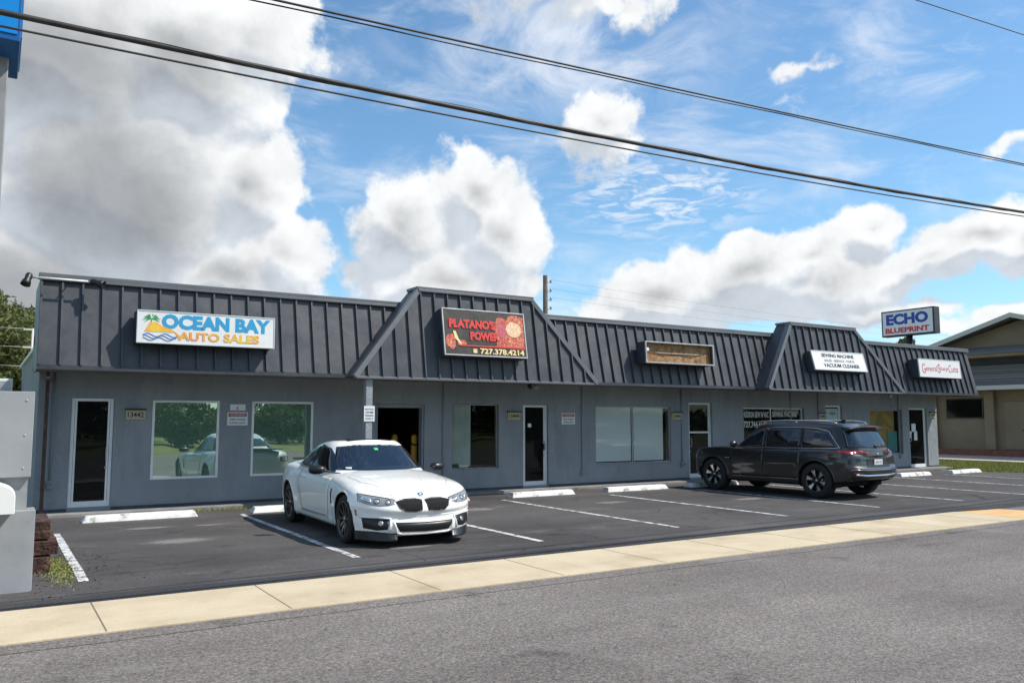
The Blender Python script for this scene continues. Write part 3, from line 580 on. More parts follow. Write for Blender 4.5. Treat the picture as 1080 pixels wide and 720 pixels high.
b=MB(); b.box(23.12,23.24,WY+.082,WY+.087,1.45,1.68); b.build('panel_mark',M['txtgrey'],po_)
w7=window(*OP[10],'glass',frm='steel',yo=.10,fw=.03)
b=MB(); b.box(24.98,26.5,WY+.16,WY+.17,.6,2.03); b.build('backing_panel',noisy('ochre_window_reflection',[(.30,(.30,.26,.18)),(.45,(.36,.21,.04)),(.55,(.55,.38,.09)),(.64,(.48,.14,.04)),(.75,(.60,.50,.34))],1.8,6,.5,dist=.6),w7)  # yellowish window reflection painted as a mottled panel behind the glass
b=MB(); b.box(26.05,26.62,WY+.14,WY+.145,.62,1.32); b.build('teal_panel',simple('teal_paper',(.10,.32,.30),.6),w7)
d4=door(*OP[11],'doorglass',hs=-1,yo=.07)
b=MB(); b.box(27.42,27.66,WY+.088,WY+.092,1.30,1.58); b.box(27.30,27.40,WY+.088,WY+.092,1.08,1.32); b.box(27.55,27.74,WY+.088,WY+.092,1.0,1.32); b.build('door_notice',M['signwhite'],d4)
# roll-up bay jamb
b=MB(); b.box(7.21,7.26,WY+.03,WY+.19,0,2.05); b.box(8.34,8.385,WY+.03,WY+.19,0,2.05); b.box(7.26,8.34,WY+.05,WY+.19,1.98,2.055); b.build('bay_frame',M['stucco'],B)
# lettering on the sewing shop window
for (s,x,z,h,wd) in (('HUDSON SEW N VAC',18.95,1.78,.18,1.12),('727.744.4142',18.97,1.48,.19,1.02),('SEWING MACHINE',20.24,1.80,.17,1.12)):
    text_obj('lettering',s,(x,WY+.105,z),(1,0,0),(0,0,1),h,M['txtwhite'],w5,width=wd,bold=.03,thick=.004)
# conduits
for x,z0,name in ((.95,.62,'conduit'),(8.86,.35,'conduit'),(12.87,.44,'conduit'),(16.35,.55,'conduit'),(20.94,1.2,'conduit'),(22.25,.5,'conduit'),(26.52,.55,'conduit')):
    c=MB(); c.tube([(x,WY-.018,z0),(x,WY-.018,2.56)],.016,8)
    for z in (1.0,1.9):
        if z>z0: c.box(x-.03,x+.03,WY-.036,WY-.001,z,z+.02)
    co=c.build(name,M['stucco'],B)
    if x!=20.94 and x!=22.25:
        j=MB(); j.box(x-.05,x+.05,WY-.06,WY-.001,z0-.14,z0); j.lathe([(.03,0),(.035,.01),(0,.02)],1,12,c=(x,WY-.08,z0-.07)); j.build('junction_box',M['stucco'],co,bevel=.005)
# rusty downpipe at the left corner
c=MB(); c.box(.80,.86,16.90,16.965,.05,2.58); c.box(.795,.865,16.89,16.97,1.9,1.94); c.box(.795,.865,16.89,16.97,.6,.64)
c.box(.80,.865,16.965,17.075,2.40,2.46)
c.build('downpipe',M['rustpipe'],B,bevel=.01)

# ================================================================== SIGNS ON THE MANSARD
def box_sign(name,label,x0,x1,z0,z1,yb,yt,depth,facem,frame='steel',open_=False,fr=.025,side='bluedark'):
    root=empty(name,((x0+x1)/2,yb,z0),0,label,'sign')
    O=Vector((x0,yb,z0)); u=Vector((0,yt-yb,z1-z0)); h=u.length; u.normalize(); nrm=Vector((1,0,0)).cross(u)  # points -Y-ish
    X=Vector((1,0,0)); W=x1-x0
    inv=Matrix.Translation(-root.location)
    def P(a,b_,c): return O+X*a+u*b_+nrm*c-root.location
    def bx(mb,a0,a1,b0,b1,c0,c1):
        mb.add([P(a0,b0,c0),P(a1,b0,c0),P(a1,b1,c0),P(a0,b1,c0),P(a0,b0,c1),P(a1,b0,c1),P(a1,b1,c1),P(a0,b1,c1)],[(0,3,2,1),(4,5,6,7),(0,1,5,4),(1,2,6,5),(2,3,7,6),(3,0,4,7)])
    cab=MB()
    if open_:
        bx(cab,0,.02,0,h,-depth,-.0); bx(cab,W-.02,W,0,h,-depth,-.0); bx(cab,.02,W-.02,0,.02,-depth,0); bx(cab,.02,W-.02,h-.02,h,-depth,0)
    else: bx(cab,0,W,0,h,-depth,-.006)
    c=cab.build('cabinet',M['cabinet'],root,bevel=.004)
    f=MB()
    bx(f,-.004,W+.004,-.004,fr,-.03,.012);bx(f,-.004,W+.004,h-fr,h+.004,-.03,.012);bx(f,-.004,fr,fr,h-fr,-.03,.011);bx(f,W-fr,W+.004,fr,h-fr,-.03,.011)
    f.build('frame',M[frame],root)
    p=MB()
    if open_: bx(p,.02,W-.02,.02,h-.02,-.13,-.11)
    else: bx(p,fr-.002,W-fr+.002,fr-.002,h-fr+.002,-.006,.004)
    pf=p.build('face',facem,root)
    def place(a,b_): return P(a,b_,.0045)
    return root,pf,P,u,W,h,bx
M['cabinet']=noisy('dark_sign_cabinet',[(.3,(.02,.025,.035)),(.7,(.05,.055,.07))],2,6,.6)
M['cabwhite']=simple('white_sign_trim',(.55,.60,.60),.4)
def txt(P,u,face,s,a,b_,h,wd,m,bold=.02,shear=0,c=.0045,th=.005):
    text_obj('lettering',s,P(a,b_,c),(1,0,0),u,h,m,face,width=wd,bold=bold,thick=th,shear=shear)
def flat(P,face,name,pts,m,c=.0045,th=.004):
    b=MB(); n=len(pts); b.add([P(x,y,c) for x,y in pts]+[P(x,y,c+th) for x,y in pts],[tuple(range(n,2*n)),tuple(range(n))[::-1]]+[(i,(i+1)%n,n+(i+1)%n,n+i) for i in range(n)]); return b.build(name,m,face)
# Ocean Bay
r_,f_,P,u,W,H,bx=box_sign('shop_sign','white box sign reading OCEAN BAY AUTO SALES with palm and waves',2.06,4.44,3.04,3.61,15.45,15.46,.40,M['signwhite'],frame='cabwhite',fr=.015)
txt(P,u,f_,'OCEAN BAY',.40,.265,.26,1.90,M['txtblue'],.05)
txt(P,u,f_,'AUTO SALES',.68,.07,.155,1.42,M['txtor'],.035,c=.006)
flat(P,f_,'sunset_print',[(.12,.20),(.62,.20),(.68,.09),(.74,.12),(.60,.24),(.42,.30),(.30,.38),(.20,.36)],M['txtor'])
for k in range(3):
    pts=[(.10+.55*i/16,.15-.035*k+.028*math.sin(i*.75+k)) for i in range(17)]; pts2=[(x,y-.012) for x,y in pts[::-1]]
    flat(P,f_,'wave_print',pts+pts2,M['wave'],c=.007)
pm=MB()
for ang in (10,45,80,120,150,185,-25,215):
    t=R(ang); cx,cy=.23,.42; L_=.14
    e=(cx+L_*math.cos(t)*1.1,cy+L_*math.sin(t)*.55-.02); q=(cx+L_*.5*math.cos(t),cy+L_*.5*math.sin(t)*.8+.03)
    pm.add([P(cx,cy,.009),P(q[0],q[1]+.012,.009),P(e[0],e[1],.009),P(q[0]-.005,q[1]-.02,.009)],[(0,1,2,3)])
pm.add([P(.225,.42,.008),P(.24,.42,.008),P(.215,.2,.008),P(.19,.2,.008)],[(0,1,2,3)])
pm.build('palm_print',M['palm'],f_,fix=False)
# Platano's
r_,f_,P,u,W,H,bx=box_sign('shop_sign','black and red box sign reading PLATANO\'S POWER with food pictures',7.81,9.83,3.04,4.03,14.98,15.15,.26,M['blackboard'],frame='steel',fr=.02)
random.seed(3)
def blob(cx,cy,rx,ry,n=16,j=.25):
    return [(cx+rx*math.cos(2*math.pi*k/n)*(1+random.uniform(-j,j)),cy+ry*math.sin(2*math.pi*k/n)*(1+random.uniform(-j,j))) for k in range(n)]
flat(P,f_,'food_print',[(1.25,.20),(1.98,.18),(1.98,.90),(1.80,.95),(1.62,.93),(1.55,.82),(1.42,.90),(1.30,.84),(1.22,.60),(1.30,.42)],M['food'],c=.0045)
flat(P,f_,'food_print',blob(.16,.30,.12,.16,18,.2),M['food'],c=.0047)
flat(P,f_,'food_print',blob(.42,.27,.10,.07,16,.2),M['food'],c=.0049)
flat(P,f_,'plate_print',blob(1.72,.62,.20,.17,22,.06),noisy('pale_food',[(.3,(.55,.20,.12)),(.5,(.75,.50,.28)),(.7,(.8,.70,.50))],30,5,.5),c=.0085)
flat(P,f_,'berry_print',blob(1.42,.58,.11,.16,14,.15),noisy('pink_food',[(.3,(.40,.02,.05)),(.7,(.62,.16,.20))],30,5,.5),c=.0085)
flat(P,f_,'banana_print',[(.22,.52),(.26,.36),(.38,.24),(.42,.25),(.34,.36),(.28,.52)],M['cream'],c=.009)
flat(P,f_,'red_band',[(.35,.20),(1.98,.20),(1.98,.235),(.35,.225)],M['txtred'],c=.0125)
txt(P,u,f_,'PLATANO\'S',.13,.585,.20,1.12,M['txtred'],.06,shear=.05,c=.013)
txt(P,u,f_,'POWER',.62,.335,.19,.72,M['txtred'],.06,shear=.05,c=.013)
txt(P,u,f_,'727.378.4214',.84,.045,.125,1.10,M['cream'],.03,c=.013)
ph=MB(); ph.add([P(.68,.06,.013),P(.76,.06,.013),P(.77,.10,.013),P(.75,.12,.013),P(.69,.12,.013),P(.67,.10,.013)],[tuple(range(6))]); ph.add([P(.66,.125,.013),P(.78,.125,.013),P(.76,.15,.013),P(.68,.15,.013)],[(0,1,2,3)])
ph.build('phone_print',M['cream'],f_,fix=False)
# empty rusty box
r_,f_,P,u,W,H,bx=box_sign('sign_cabinet','empty rusty sign box with open front, no face panel',13.63,15.98,3.12,3.66,15.42,15.45,.36,M['rust'],frame='steel',open_=True,fr=.03)
tb=MB(); bx(tb,.5,W-.35,.265,.278,-.105,-.09); 
tb.build('lamp_rail',M['steel'],r_)
tb=MB(); bx(tb,.04,.13,.30,.38,-.10,-.02); tb.build('lamp_holder',M['white'],r_)
tb=MB(); tb.tube([P(.1,.33,-.09),P(.6,.24,-.09),P(1.2,.26,-.09),P(1.7,.22,-.09),P(W-.1,.36,-.09),P(W-.07,.12,-.09)],.008,6); tb.build('wire',M['cable'],r_)
# Sewing machine
r_,f_,P,u,W,H,bx=box_sign('shop_sign','white box sign reading SEWING MACHINE VACUUM CLEANER on right gable canopy',19.51,21.88,3.12,3.67,15.0,15.15,.26,M['signwhite'],frame='cabwhite',fr=.02)
txt(P,u,f_,'SEWING MACHINE',.42,.39,.105,1.46,M['txtblack'],.02)
txt(P,u,f_,'SALES - SERVICE - PARTS',.50,.255,.07,1.35,M['txtgrey'],.01)
txt(P,u,f_,'VACUUM CLEANER',.42,.09,.11,1.62,M['txtblack'],.02)
# last sign
r_,f_,P,u,W,H,bx=box_sign('shop_sign','white box sign with faded pink script near the right building end',25.27,27.66,3.10,3.69,15.45,15.50,.38,M['signwhite'],frame='cabwhite',fr=.015)
txt(P,u,f_,'G',.16,.12,.32,.18,M['txtpink'],.0); txt(P,u,f_,'eneral',.36,.20,.18,.66,M['txtpink'],.0)
txt(P,u,f_,'S',1.06,.15,.30,.14,M['txtpink'],.0); txt(P,u,f_,'harp',1.22,.20,.17,.42,M['txtpink'],.0)
txt(P,u,f_,'C',1.68,.18,.26,.16,M['txtpink'],.0); txt(P,u,f_,'uts',1.87,.20,.17,.38,M['txtpink'],.0)

# number plates
for (x0,x1,z,s,lab) in ((2.15,2.49,1.72,'13442','cream street number plate 13442 beside the leftmost door'),(10.62,10.98,1.72,'13444','cream number plate left of the second glass door, right of the curtained window'),
    (16.0,16.35,1.73,'13446','cream number plate between the blinds window and the third door'),(22.28,22.58,1.74,'13448','cream number plate above the dark SUV roof beside the poster door'),(28.38,28.74,1.80,'13450','cream number plate at the sunlit right wall end')):
    r_=empty('number_plate',((x0+x1)/2,WY,z),0,lab,'number plate','street number plates on the wall')
    p=MB(); p.box(x0-(x0+x1)/2,x1-(x0+x1)/2,-.03,-.002,0,.17); pl=p.build('panel',M['plate'],r_,bevel=.004)
    c=MB(); c.box(x0-(x0+x1)/2-.01,x1-(x0+x1)/2+.01,-.075,-.002,.172,.20); c.build('hood',M['black'],r_)
    text_obj('lettering',s,(0,-.0305,.035),(1,0,0),(0,0,1),.10,M['txtblack'],pl,width=(x1-x0)*.82,bold=.02,thick=.003,align='CENTER')
# notices
def notice(x0,x1,z0,z1,y,lab,lines,red=True):
    xc=(x0+x1)/2; r_=empty('notice_sign',(xc,y,z0),0,lab,'notice'); w_=x1-x0; h_=z1-z0
    p=MB(); p.box(-w_/2,w_/2,-.012,-.001,0,h_); pl=p.build('panel',M['signwhite'],r_)
    if red:
        b=MB(); b.box(-w_/2+.02,w_/2-.02,-.015,-.0122,h_*.66,h_*.93); b.build('header',M['notice_red'],pl)
        text_obj('lettering',lines[0],(0,-.0155,h_*.71),(1,0,0),(0,0,1),h_*.17,M['txtwhite'],pl,width=w_*.75,thick=.002,align='CENTER')
        rest=lines[1:]; top=.58
    else: rest=lines; top=.88
    k=len(rest)
    for i,s in enumerate(rest):
        z=h_*(top-(i+1)*(top-.06)/k+.05); text_obj('lettering',s,(0,-.0125,z),(1,0,0),(0,0,1),h_*(top-.06)/k*.6,M['txtblack'],pl,width=w_*.78 if len(s)>1 else w_*.16,thick=.002,align='CENTER',bold=.01)
notice(4.01,4.41,1.60,1.86,WY,'white notice with red header between the two green reflecting windows',['WARNING','AREA UNDER','SURVEILLANCE'])
notice(4.06,4.36,1.90,2.02,WY,'small plain grey notice above the red headed one, between the green windows',['K'],red=False)
notice(12.24,12.65,1.60,1.88,WY,'white notice with red header right of the second glass door',['WARNING','AREA UNDER','SURVEILLANCE'])
notice(6.17,6.39,1.68,1.98,15.235,'white lined notice fixed to the grey post behind the coupe',['NOTICE','CUSTOMER','PARKING','ONLY'],red=False)

# ================================================================== LIGHTS AND CAMERAS
r_=empty('floodlight_bar',(.75,15.9,4.1),0,'horizontal conduit with two dark floodlights at the mansard left top corner','floodlight')
b=MB(); b.tube([(-.30,-.12,-.02),(.55,-.12,-.02)],.018,8); b.tube([(.30,-.12,-.02),(.30,.08,-.02)],.012,6); b.build('bar',M['alu'],r_)
for x,dv in ((-.34,Vector((-.3,-.35,-1))),(.66,Vector((.9,-.5,-.35)))):
    Mx=Matrix.Translation((x,-.14,-.03))@dv.normalized().to_track_quat('Z','Y').to_matrix().to_4x4()
    b=MB(); b.lathe([(0,-.07),(.04,-.07),(.055,-.04),(.05,.03),(.07,.09),(.078,.15),(.07,.15),(.0,.12)],2,18)
    b.v=[tuple(Mx@Vector(v)) for v in b.v]; b.lathe([(0,-.035),(.04,-.03),(.045,0),(.04,.03),(0,.035)],0,14,c=(x*.93,-.12,-.02))
    b.build('lamp_head',M['black'],r_)
for (x,y,lab) in ((10.5,15.85,'twin spotlight under the soffit beside the second glass door'),(24.1,15.9,'small dark camera under the soffit above the ochre window')):
    r_=empty('soffit_light',(x,y,2.56),0,lab,'light'); b=MB(); b.lathe([(.0,0),(.05,0),(.05,-.03),(.0,-.032)],2,14); b.build('mount',M['black'],r_)
    for s in ((-1,1) if x<20 else (1,)):
        b=MB(); b.lathe([(0,0),(.03,0),(.05,.06),(.052,.10),(0,.095)],1,14)
        b.v=[(s*.09+vx, -vy*.9-.02, -.07+vz-vy*.3) for vx,vy,vz in b.v]; b.tube([(s*.02,0,-.03),(s*.09,-.02,-.07)],.012,6)
        b.build('lamp_head',M['black'] if s<0 else M['steel'],r_)
# yellow bollards in the bay
for x,y,lab in ((8.02,17.9,'left yellow bollard inside the dark bay opening'),(8.36,17.55,'right yellow bollard by the bay jamb')):
    r_=empty('bollard',(x,y,0),0,lab,'bollard','yellow bollards in the bay')
    b=MB(); b.lathe([(.0,0),(.075,0),(.075,1.28),(.07,1.33),(.04,1.37),(0,1.375)],2,20); b.build('post',M['yellow'],r_)
    b=MB(); b.tube([(.076*math.cos(t),.076*math.sin(t),1.18+.05*math.sin(t)) for t in [2*math.pi*i/16 for i in range(16)]],.022,6,closed=True); b.build('band',M['black'],r_)
bl=bpy.data.lights

# ================================================================== LEFT STREET SIGN, MAILBOX, TIMBERS
r_=empty('pylon_sign',(-.5,9.75,0),0,'white clad pylon base with tall pole and blue sign box overhead','pylon sign')
M['panelwhite']=noisy('grey_white_siding',[(.32,(.20,.205,.20)),(.42,(.28,.29,.30)),(.7,(.34,.355,.365))],1.6,12,.7,.15,30,.004)
def wl(b): return b
b=MB(); b.box(-.9,.93,-.05,.30,-.02,.80); 
b.build('lower_panel',M['panelwhite'],r_,bevel=.006)
b=MB(); b.box(-.9,.85,.02,.24,.80,1.13); b.build('middle_post',M['panelwhite'],r_)
b=MB(); b.box(-.9,.87,-.05,.30,1.13,1.99)
up_=b.build('upper_panel',M['panelwhite'],r_,bevel=.006)
for z_ in (1.22,1.55,1.90):
    for x_ in (-.55,-.1,.35,.80):
        b=MB(); b.lathe([(0,-.006),(.009,-.005),(.012,0)],1,8,c=(x_,-.0505,z_)); b.build('screw',M['steel'],up_)
b=MB(); b.box(.27,.47,.03,.23,1.99,7.5); b.build('pole',M['pole'],r_,bevel=.01)
b=MB(); b.box(-2.6,.56,-.45,.62,5.45,8.2); bb=b.build('sign_box',M['bluedark'],r_,bevel=.01)
b=MB(); b.box(-2.55,.53,-.462,-.452,5.52,8.15); b.build('sign_face',M['bluesign'],bb); b=MB(); b.box(.562,.572,-.40,.57,5.52,8.15); b.build('sign_trim',M['bluesign'],bb)
r_=empty('mailbox',(-.02,9.48,.80),0,'white round topped mailbox mounted against the pylon base','mailbox')
b=MB(); prof=[(-.20,.0),(.26,.0),(.26,.17)]+[(.03+.23*math.cos(t),.17+.13*math.sin(t)) for t in [math.pi*i/14 for i in range(1,14)]]+[(-.20,.17)]
b.prism(prof,1,-.10,.30); b.build('box_body',M['white'],r_,bevel=.006)
b=MB(); prof2=[(x*.97+.001,z*.97+.004) for x,z in prof]; b.prism(prof2,1,-.112,-.101); dd=b.build('box_door',M['white'],r_)
text_obj('lettering','13442',(-.05,-.1125,.10),(1,0,0),(0,0,1),.035,M['txtgrey'],dd,width=.16,thick=.001)
b=MB(); b.box(-.02,.02,-.125,-.112,.22,.25); b.build('latch',M['steel'],r_)
# timbers
random.seed(11)
z=0
for k,(w_,h_,y,x,lab) in enumerate(((.38,.17,11.1,.46,'lowest dark rotten timber of the stack beside the pylon base'),(.44,.15,11.2,.50,'middle split brown timber of the stack beside the pylon base'),(.36,.20,11.3,.46,'topmost brown timber of the stack beside the pylon base'))):
    b=MB(); n=16; prof=[]
    vs=[];fs=[]; secs=7
    for i in range(secs):
        for q in range(n):
            t=2*math.pi*q/n; sq=max(abs(math.cos(t)),abs(math.sin(t))); rr=.5/sq
            jj=1+.10*mnoise.noise(Vector((q*1.3+k*7,i*.9,k)))
            vs.append((x+w_*rr*math.cos(t)*jj, y-.35+.9*i/(secs-1)+.03*mnoise.noise(Vector((q,i,k*3))), z+h_/2+h_*rr*math.sin(t)*jj*.96))
    for i in range(secs-1):
        for q in range(n): fs.append((i*n+q,i*n+(q+1)%n,(i+1)*n+(q+1)%n,(i+1)*n+q))
    fs+= [tuple(range(n)),tuple(range((secs-1)*n,secs*n))]
    b.add(vs,fs); o=b.build('timber',M['timber']); tag(o,lab,'timber','stacked old timbers'); z+=h_+.015
# upright sleeper on top end, tan cut face
# ================================================================== WIRES
def wirefit(pts):
    (x0,z0),(x1,z1),(x2,z2)=pts
    def f(x):
        return z0*(x-x1)*(x-x2)/((x0-x1)*(x0-x2))+z1*(x-x0)*(x-x2)/((x1-x0)*(x1-x2))+z2*(x-x0)*(x-x1)/((x2-x0)*(x2-x1))
    return f
for pts,r0,lab,dy in (([(-.12,5.37),(5.35,5.47),(17.87,5.98)],.030,'thick lower overhead cable bundle, darkest of the lines',0),([(-.11,5.24),(5.35,5.355),(17.86,5.89)],.012,'thin cable running just beneath the thick lower bundle',0),
    ([(2.35,6.18),(5.35,6.33),(17.99,7.02)],.014,'twin upper overhead cable crossing from the top left of the sky',0),([(2.35,6.14),(5.35,6.30),(17.99,7.0)],.009,'thin strand twisted just under the twin upper cable',.03),([(14.31,9.57),(16.3,9.73),(18.32,9.91)],.010,'highest thin overhead wire crossing the top right corner',0)):
    q_=6.6/8.5; hi=pts[0][0]>10; pts=[(x*q_,1.7+(z-1.7)*q_) for x,z in pts]; f=wirefit(pts); b=MB()
    if hi: g_=lambda x: 1.7+7.87*q_+.085*(x-14.31*q_)
    else: g_=f
    P_=[(x,6.6+dy+.01*math.sin(x*2.1)*(dy>0),g_(x)) for x in [(-14+k*.6) for k in range(105)]]
    b.tube(P_,r0*q_,8); o=b.build('overhead_cable',M['cable']); tag(o,lab,'cable','overhead cables')
    if r0==.030:
        o2=MB(); 
        hel=[(x,6.6+.024*math.cos(x*2.3),g_(x)+.024*math.sin(x*2.3)) for x in [(-14+k*.05) for k in range(1240)]]
        o2.tube(hel,.003,4); o2.build('lashing_wire',M['cable'],o)
# utility pole behind
r_=empty('utility_pole',(30.97,45,0),0,'distant wooden utility pole behind the left gable canopy','utility pole')
b=MB(); b.tube([(0,0,0),(0,0,11.35)],[.2,.15],12); b.build('pole',M['wood'],r_)
for z in (10.9,10.3,9.7,9.1):
    b=MB(); b.box(.1,.5,-.04,.04,z-.03,z+.03); b.lathe([(0,0),(.05,0),(.09,.05),(.05,.1),(.08,.14),(0,.18)],2,10,c=(.45,0,z+.03)); b.build('insulator',M['steel'],r_)
for i,z in enumerate((11.1,10.5,9.9)):
    b=MB(); b.tube([(31.4+t*3, 45+t*.2,z+.003*(t-14)**2-.588) for t in range(0,30)],.005,5); o=b.build('power_line',M['cable'])
    tag(o,['topmost','middle','lowest'][i]+' faint wire reaching right from the distant utility pole','wire','faint wires on the distant pole')
r_=empty('service_mast',(1.32,40,0),0,'pale thin mast with two short crossarms against the left trees','mast')
b=MB(); b.tube([(0,0,0),(0,0,5.55)],.05,8); b.build('pole',M['fascia'],r_)
for z in (5.5,4.75):
    b=MB(); b.box(-.35,.08,-.04,.04,z-.04,z+.04); b.build('crossarm',M['fascia'],r_)
for i,z in enumerate((5.52,4.75,3.95)):
    b=MB(); b.tube([(1.3-t,40,z+.01*t) for t in range(0,20)],.011,5); o=b.build('service_wire',M['steel']); tag(o,['topmost','middle','lowest'][i]+' pale wire from the thin mast in front of the left trees','wire','service wires at the left trees')

# echo sign
r_=empty('pole_sign',(32,19.95,0),0,'white pole sign reading ECHO BLUEPRINT above the far roof end','pole sign')
b=MB(); b.tube([(0,0,0),(0,0,5.5)],.13,14); b.build('pole',M['black'],r_)
zc0,zc1=5.19,6.27
b=MB(); b.box(-.16,.22,-1.2,1.13,zc0,zc1); cb=b.build('cabinet',M['cabinet'],r_,bevel=.01)
b=MB(); b.box(-.172,-.162,-1.13,1.06,zc0+.06,zc1-.06); fc=b.build('face',M['signwhite'],r_)
text_obj('lettering','ECHO',(-.1725,.90,zc0+.47),(0,-1,0),(0,0,1),.46,M['txtnavy'],fc,width=1.85,bold=.05,thick=.006)
text_obj('lettering','BLUEPRINT',(-.1725,.95,zc0+.13),(0,-1,0),(0,0,1),.22,M['txtred'],fc,width=1.92,bold=.04,thick=.006)

# ================================================================== THE TAN BUILDING ON THE RIGHT
T=empty('brick_and_stucco_building',(40.5,20,0),0,'tan stucco building with grey shingled mansard and small front gable','building')
def bx0(name,x0,x1,y0,y1,z0,z1,m,par=None,bev=None):
    b=MB(); b.box(x0-40.5,x1-40.5,y0-20,y1-20,z0,z1); return b.build(name,m,par or T,bevel=bev)
bx0('wall',40.75,60,2,25.4,0,4.6,M['brown'])
for y in (10.6,15.6,18.2,21.15,24.05): bx0('pilaster',40.5,40.76,y,y+.45,.32,3.1,M['brown'])
for y0,y1 in ((11.1,15.5),(21.65,24.0)):
    wn=bx0('window',40.70,40.748,y0+.1,y1-.4,1.78,2.78,M['wood']); b=MB(); b.box(.19,.198,y0+.16-20,y1-.46-20,1.84,2.72); b.build('glass',M['doorglass'],wn)
for y0,y1 in ((18.8,20.9),(16.2,18.0)):
    dn=bx0('door',40.69,40.748,y0+.1,y1-.1,.33,2.6,M['brown'],bev=.02); b=MB(); b.box(.15,.19,(y0+y1)/2-20-.25,(y0+y1)/2-20+.1,1.2,1.27); b.build('handle',M['black'],dn)
bx0('brick_step',39.9,40.5,2,25.4,0,.30,M['brick'],bev=.02)
bx0('fascia',39.55,39.75,1.8,25.6,3.12,3.32,M['fascia'])
bx0('soffit',39.75,40.75,2,25.4,3.14,3.18,M['brown'])
b=MB(); b.hexa([(39.6-40.5,-18,3.325),(41-40.5,-18,3.325),(41-40.5,5.4,3.325),(39.6-40.5,5.4,3.325),(40.2-40.5,-18,4.3),(41-40.5,-18,4.3),(41-40.5,5.4,4.3),(40.2-40.5,5.4,4.3)]); b.build('shingle_mansard',M['shingle'],T)
bx0('shade_band',40.35,41,2,25.4,4.3,4.66,M['cabinet'])  # dark band painting in the shade beneath the upper eave
bx0('eave',39.4,41,1.8,25.6,4.663,4.80,M['brown'])
b=MB(); b.hexa([(39.3-40.5,-18.3,4.803),(50-40.5,-18.3,4.803),(50-40.5,5.6,4.803),(39.3-40.5,5.6,4.803),(44.5-40.5,-14,6.2),(47-40.5,-14,6.2),(47-40.5,0,6.2),(44.5-40.5,0,6.2)]); b.build('roof',M['shingle'],T)
# front gable facing left
gy=0.0; zp=6.55
b=MB(); b.prism([(gy-4.6,5.2),(gy+4.6,5.2),(gy,zp-.12)],0,41.0-40.5,41.1-40.5); gw=b.build('gable_wall',M['brown'],T)
b=MB()
for s in (-1,1):
    b.add([(-.3,gy,zp),(5,gy,zp),(5,gy+s*5.0,5.0),(-.3,gy+s*5.0,5.0),(-.3,gy,zp+.16),(5,gy,zp+.16),(5,gy+s*5.0,5.16),(-.3,gy+s*5.0,5.16)],[(0,3,2,1),(4,5,6,7),(0,1,5,4),(1,2,6,5),(2,3,7,6),(3,0,4,7)])
b.build('gable_roof',M['shingle'],T)
b=MB()
for s in (-1,1):
    b.add([(-.34,gy,zp-.04),(-.303,gy,zp-.04),(-.303,gy+s*5.05,4.94),(-.34,gy+s*5.05,4.94),(-.34,gy,zp+.18),(-.303,gy,zp+.18),(-.303,gy+s*5.05,5.17),(-.34,gy+s*5.05,5.17)],[(0,3,2,1),(4,5,6,7),(0,1,5,4),(1,2,6,5),(2,3,7,6),(3,0,4,7)])
b.build('bargeboard',M['fascia'],T)

# shed and unit at the far left behind
sh=MB(); sh.box(-2.2,.45,27,29.5,0,2.45); o=sh.build('shed',M['curb']); tag(o,'low grey block shed past the building left side','shed')
r_=empty('air_conditioner',(.1,27.6,2.45),0,'white air conditioner unit on the low grey shed','air conditioner')
b=MB(); b.box(-.45,.38,-.3,.3,0,.42); c=b.build('casing',M['white'],r_,bevel=.02)
b=MB(); [b.box(-.40,.33,-.312,-.302,.06+k*.045,.075+k*.045) for k in range(7)]; b.build('grille',M['steel'],r_)

# ================================================================== TREES AND GRASS
def tree(name,x,y,h,cr,label,cat='tree',group=None,leaf='leaf',nclump=60,per=70,ls=.13,trunk_r=.16,seed=1,low=.25,sq=.8):
    rnd=random.Random(seed); r_=empty(name,(x,y,0),0,label,cat,group)
    b=MB(); top=h*.55; b.tube([(0,0,-.05),(.05*h*.1,0,top*.4),(rnd.uniform(-.2,.2),rnd.uniform(-.2,.2),top)],[trunk_r,trunk_r*.8,trunk_r*.5],10)
    ends=[]
    for k in range(9):
        a=rnd.uniform(0,6.28); z0=top*rnd.uniform(.45,1); L_=cr*rnd.uniform(.5,.9); e=(L_*math.cos(a),L_*math.sin(a),z0+h*rnd.uniform(.1,.35))
        b.tube([(0,0,z0),(e[0]*.5,e[1]*.5,z0+(e[2]-z0)*.6),e],[trunk_r*.4,trunk_r*.25,trunk_r*.08],6); ends.append(e)
    b.build('trunk',M['bark'],r_)
    c=MB(); vs=[];fs=[]
    hz=h*(1-low)/2; zc=h*low+hz
    for k in range(nclump):
        while True:
            p=Vector((rnd.uniform(-1,1),rnd.uniform(-1,1),rnd.uniform(-1,1)))
            if .35<p.length<1: break
        q=Vector((p.x*cr,p.y*cr,zc+p.z*hz*(1 if p.z>0 else .9))); rad=cr*rnd.uniform(.16,.34)
        for j in range(per):
            d=Vector((rnd.gauss(0,1),rnd.gauss(0,1),rnd.gauss(0,1))).normalized()*rad*rnd.random()**.4; d.z*=sq
            o_=q+d; n_=Vector((rnd.gauss(0,1),rnd.gauss(0,1),rnd.gauss(.4,1))).normalized(); t1=n_.orthogonal().normalized(); t2=n_.cross(t1)
            s=ls*rnd.uniform(.6,1.3); a=rnd.uniform(0,6.28); u1=t1*math.cos(a)+t2*math.sin(a); u2=n_.cross(u1)
            i=len(vs); vs+=[o_-u1*s,o_+u2*s*.45,o_+u1*s,o_-u2*s*.45]; fs.append((i,i+1,i+2,i+3))
    c.add(vs,fs); c.build('crown',M[leaf],r_,fix=False); return r_
tree('broadleaf_tree',-1.6,44,7.6,3.6,'tall olive tree filling the gap at the far left edge',nclump=170,per=130,ls=.15,seed=2,low=.12)
tree('broadleaf_tree',1.2,50,7.9,2.6,'olive tree crown peeking beside the mansard left end',nclump=130,per=120,ls=.15,seed=3,low=.15)
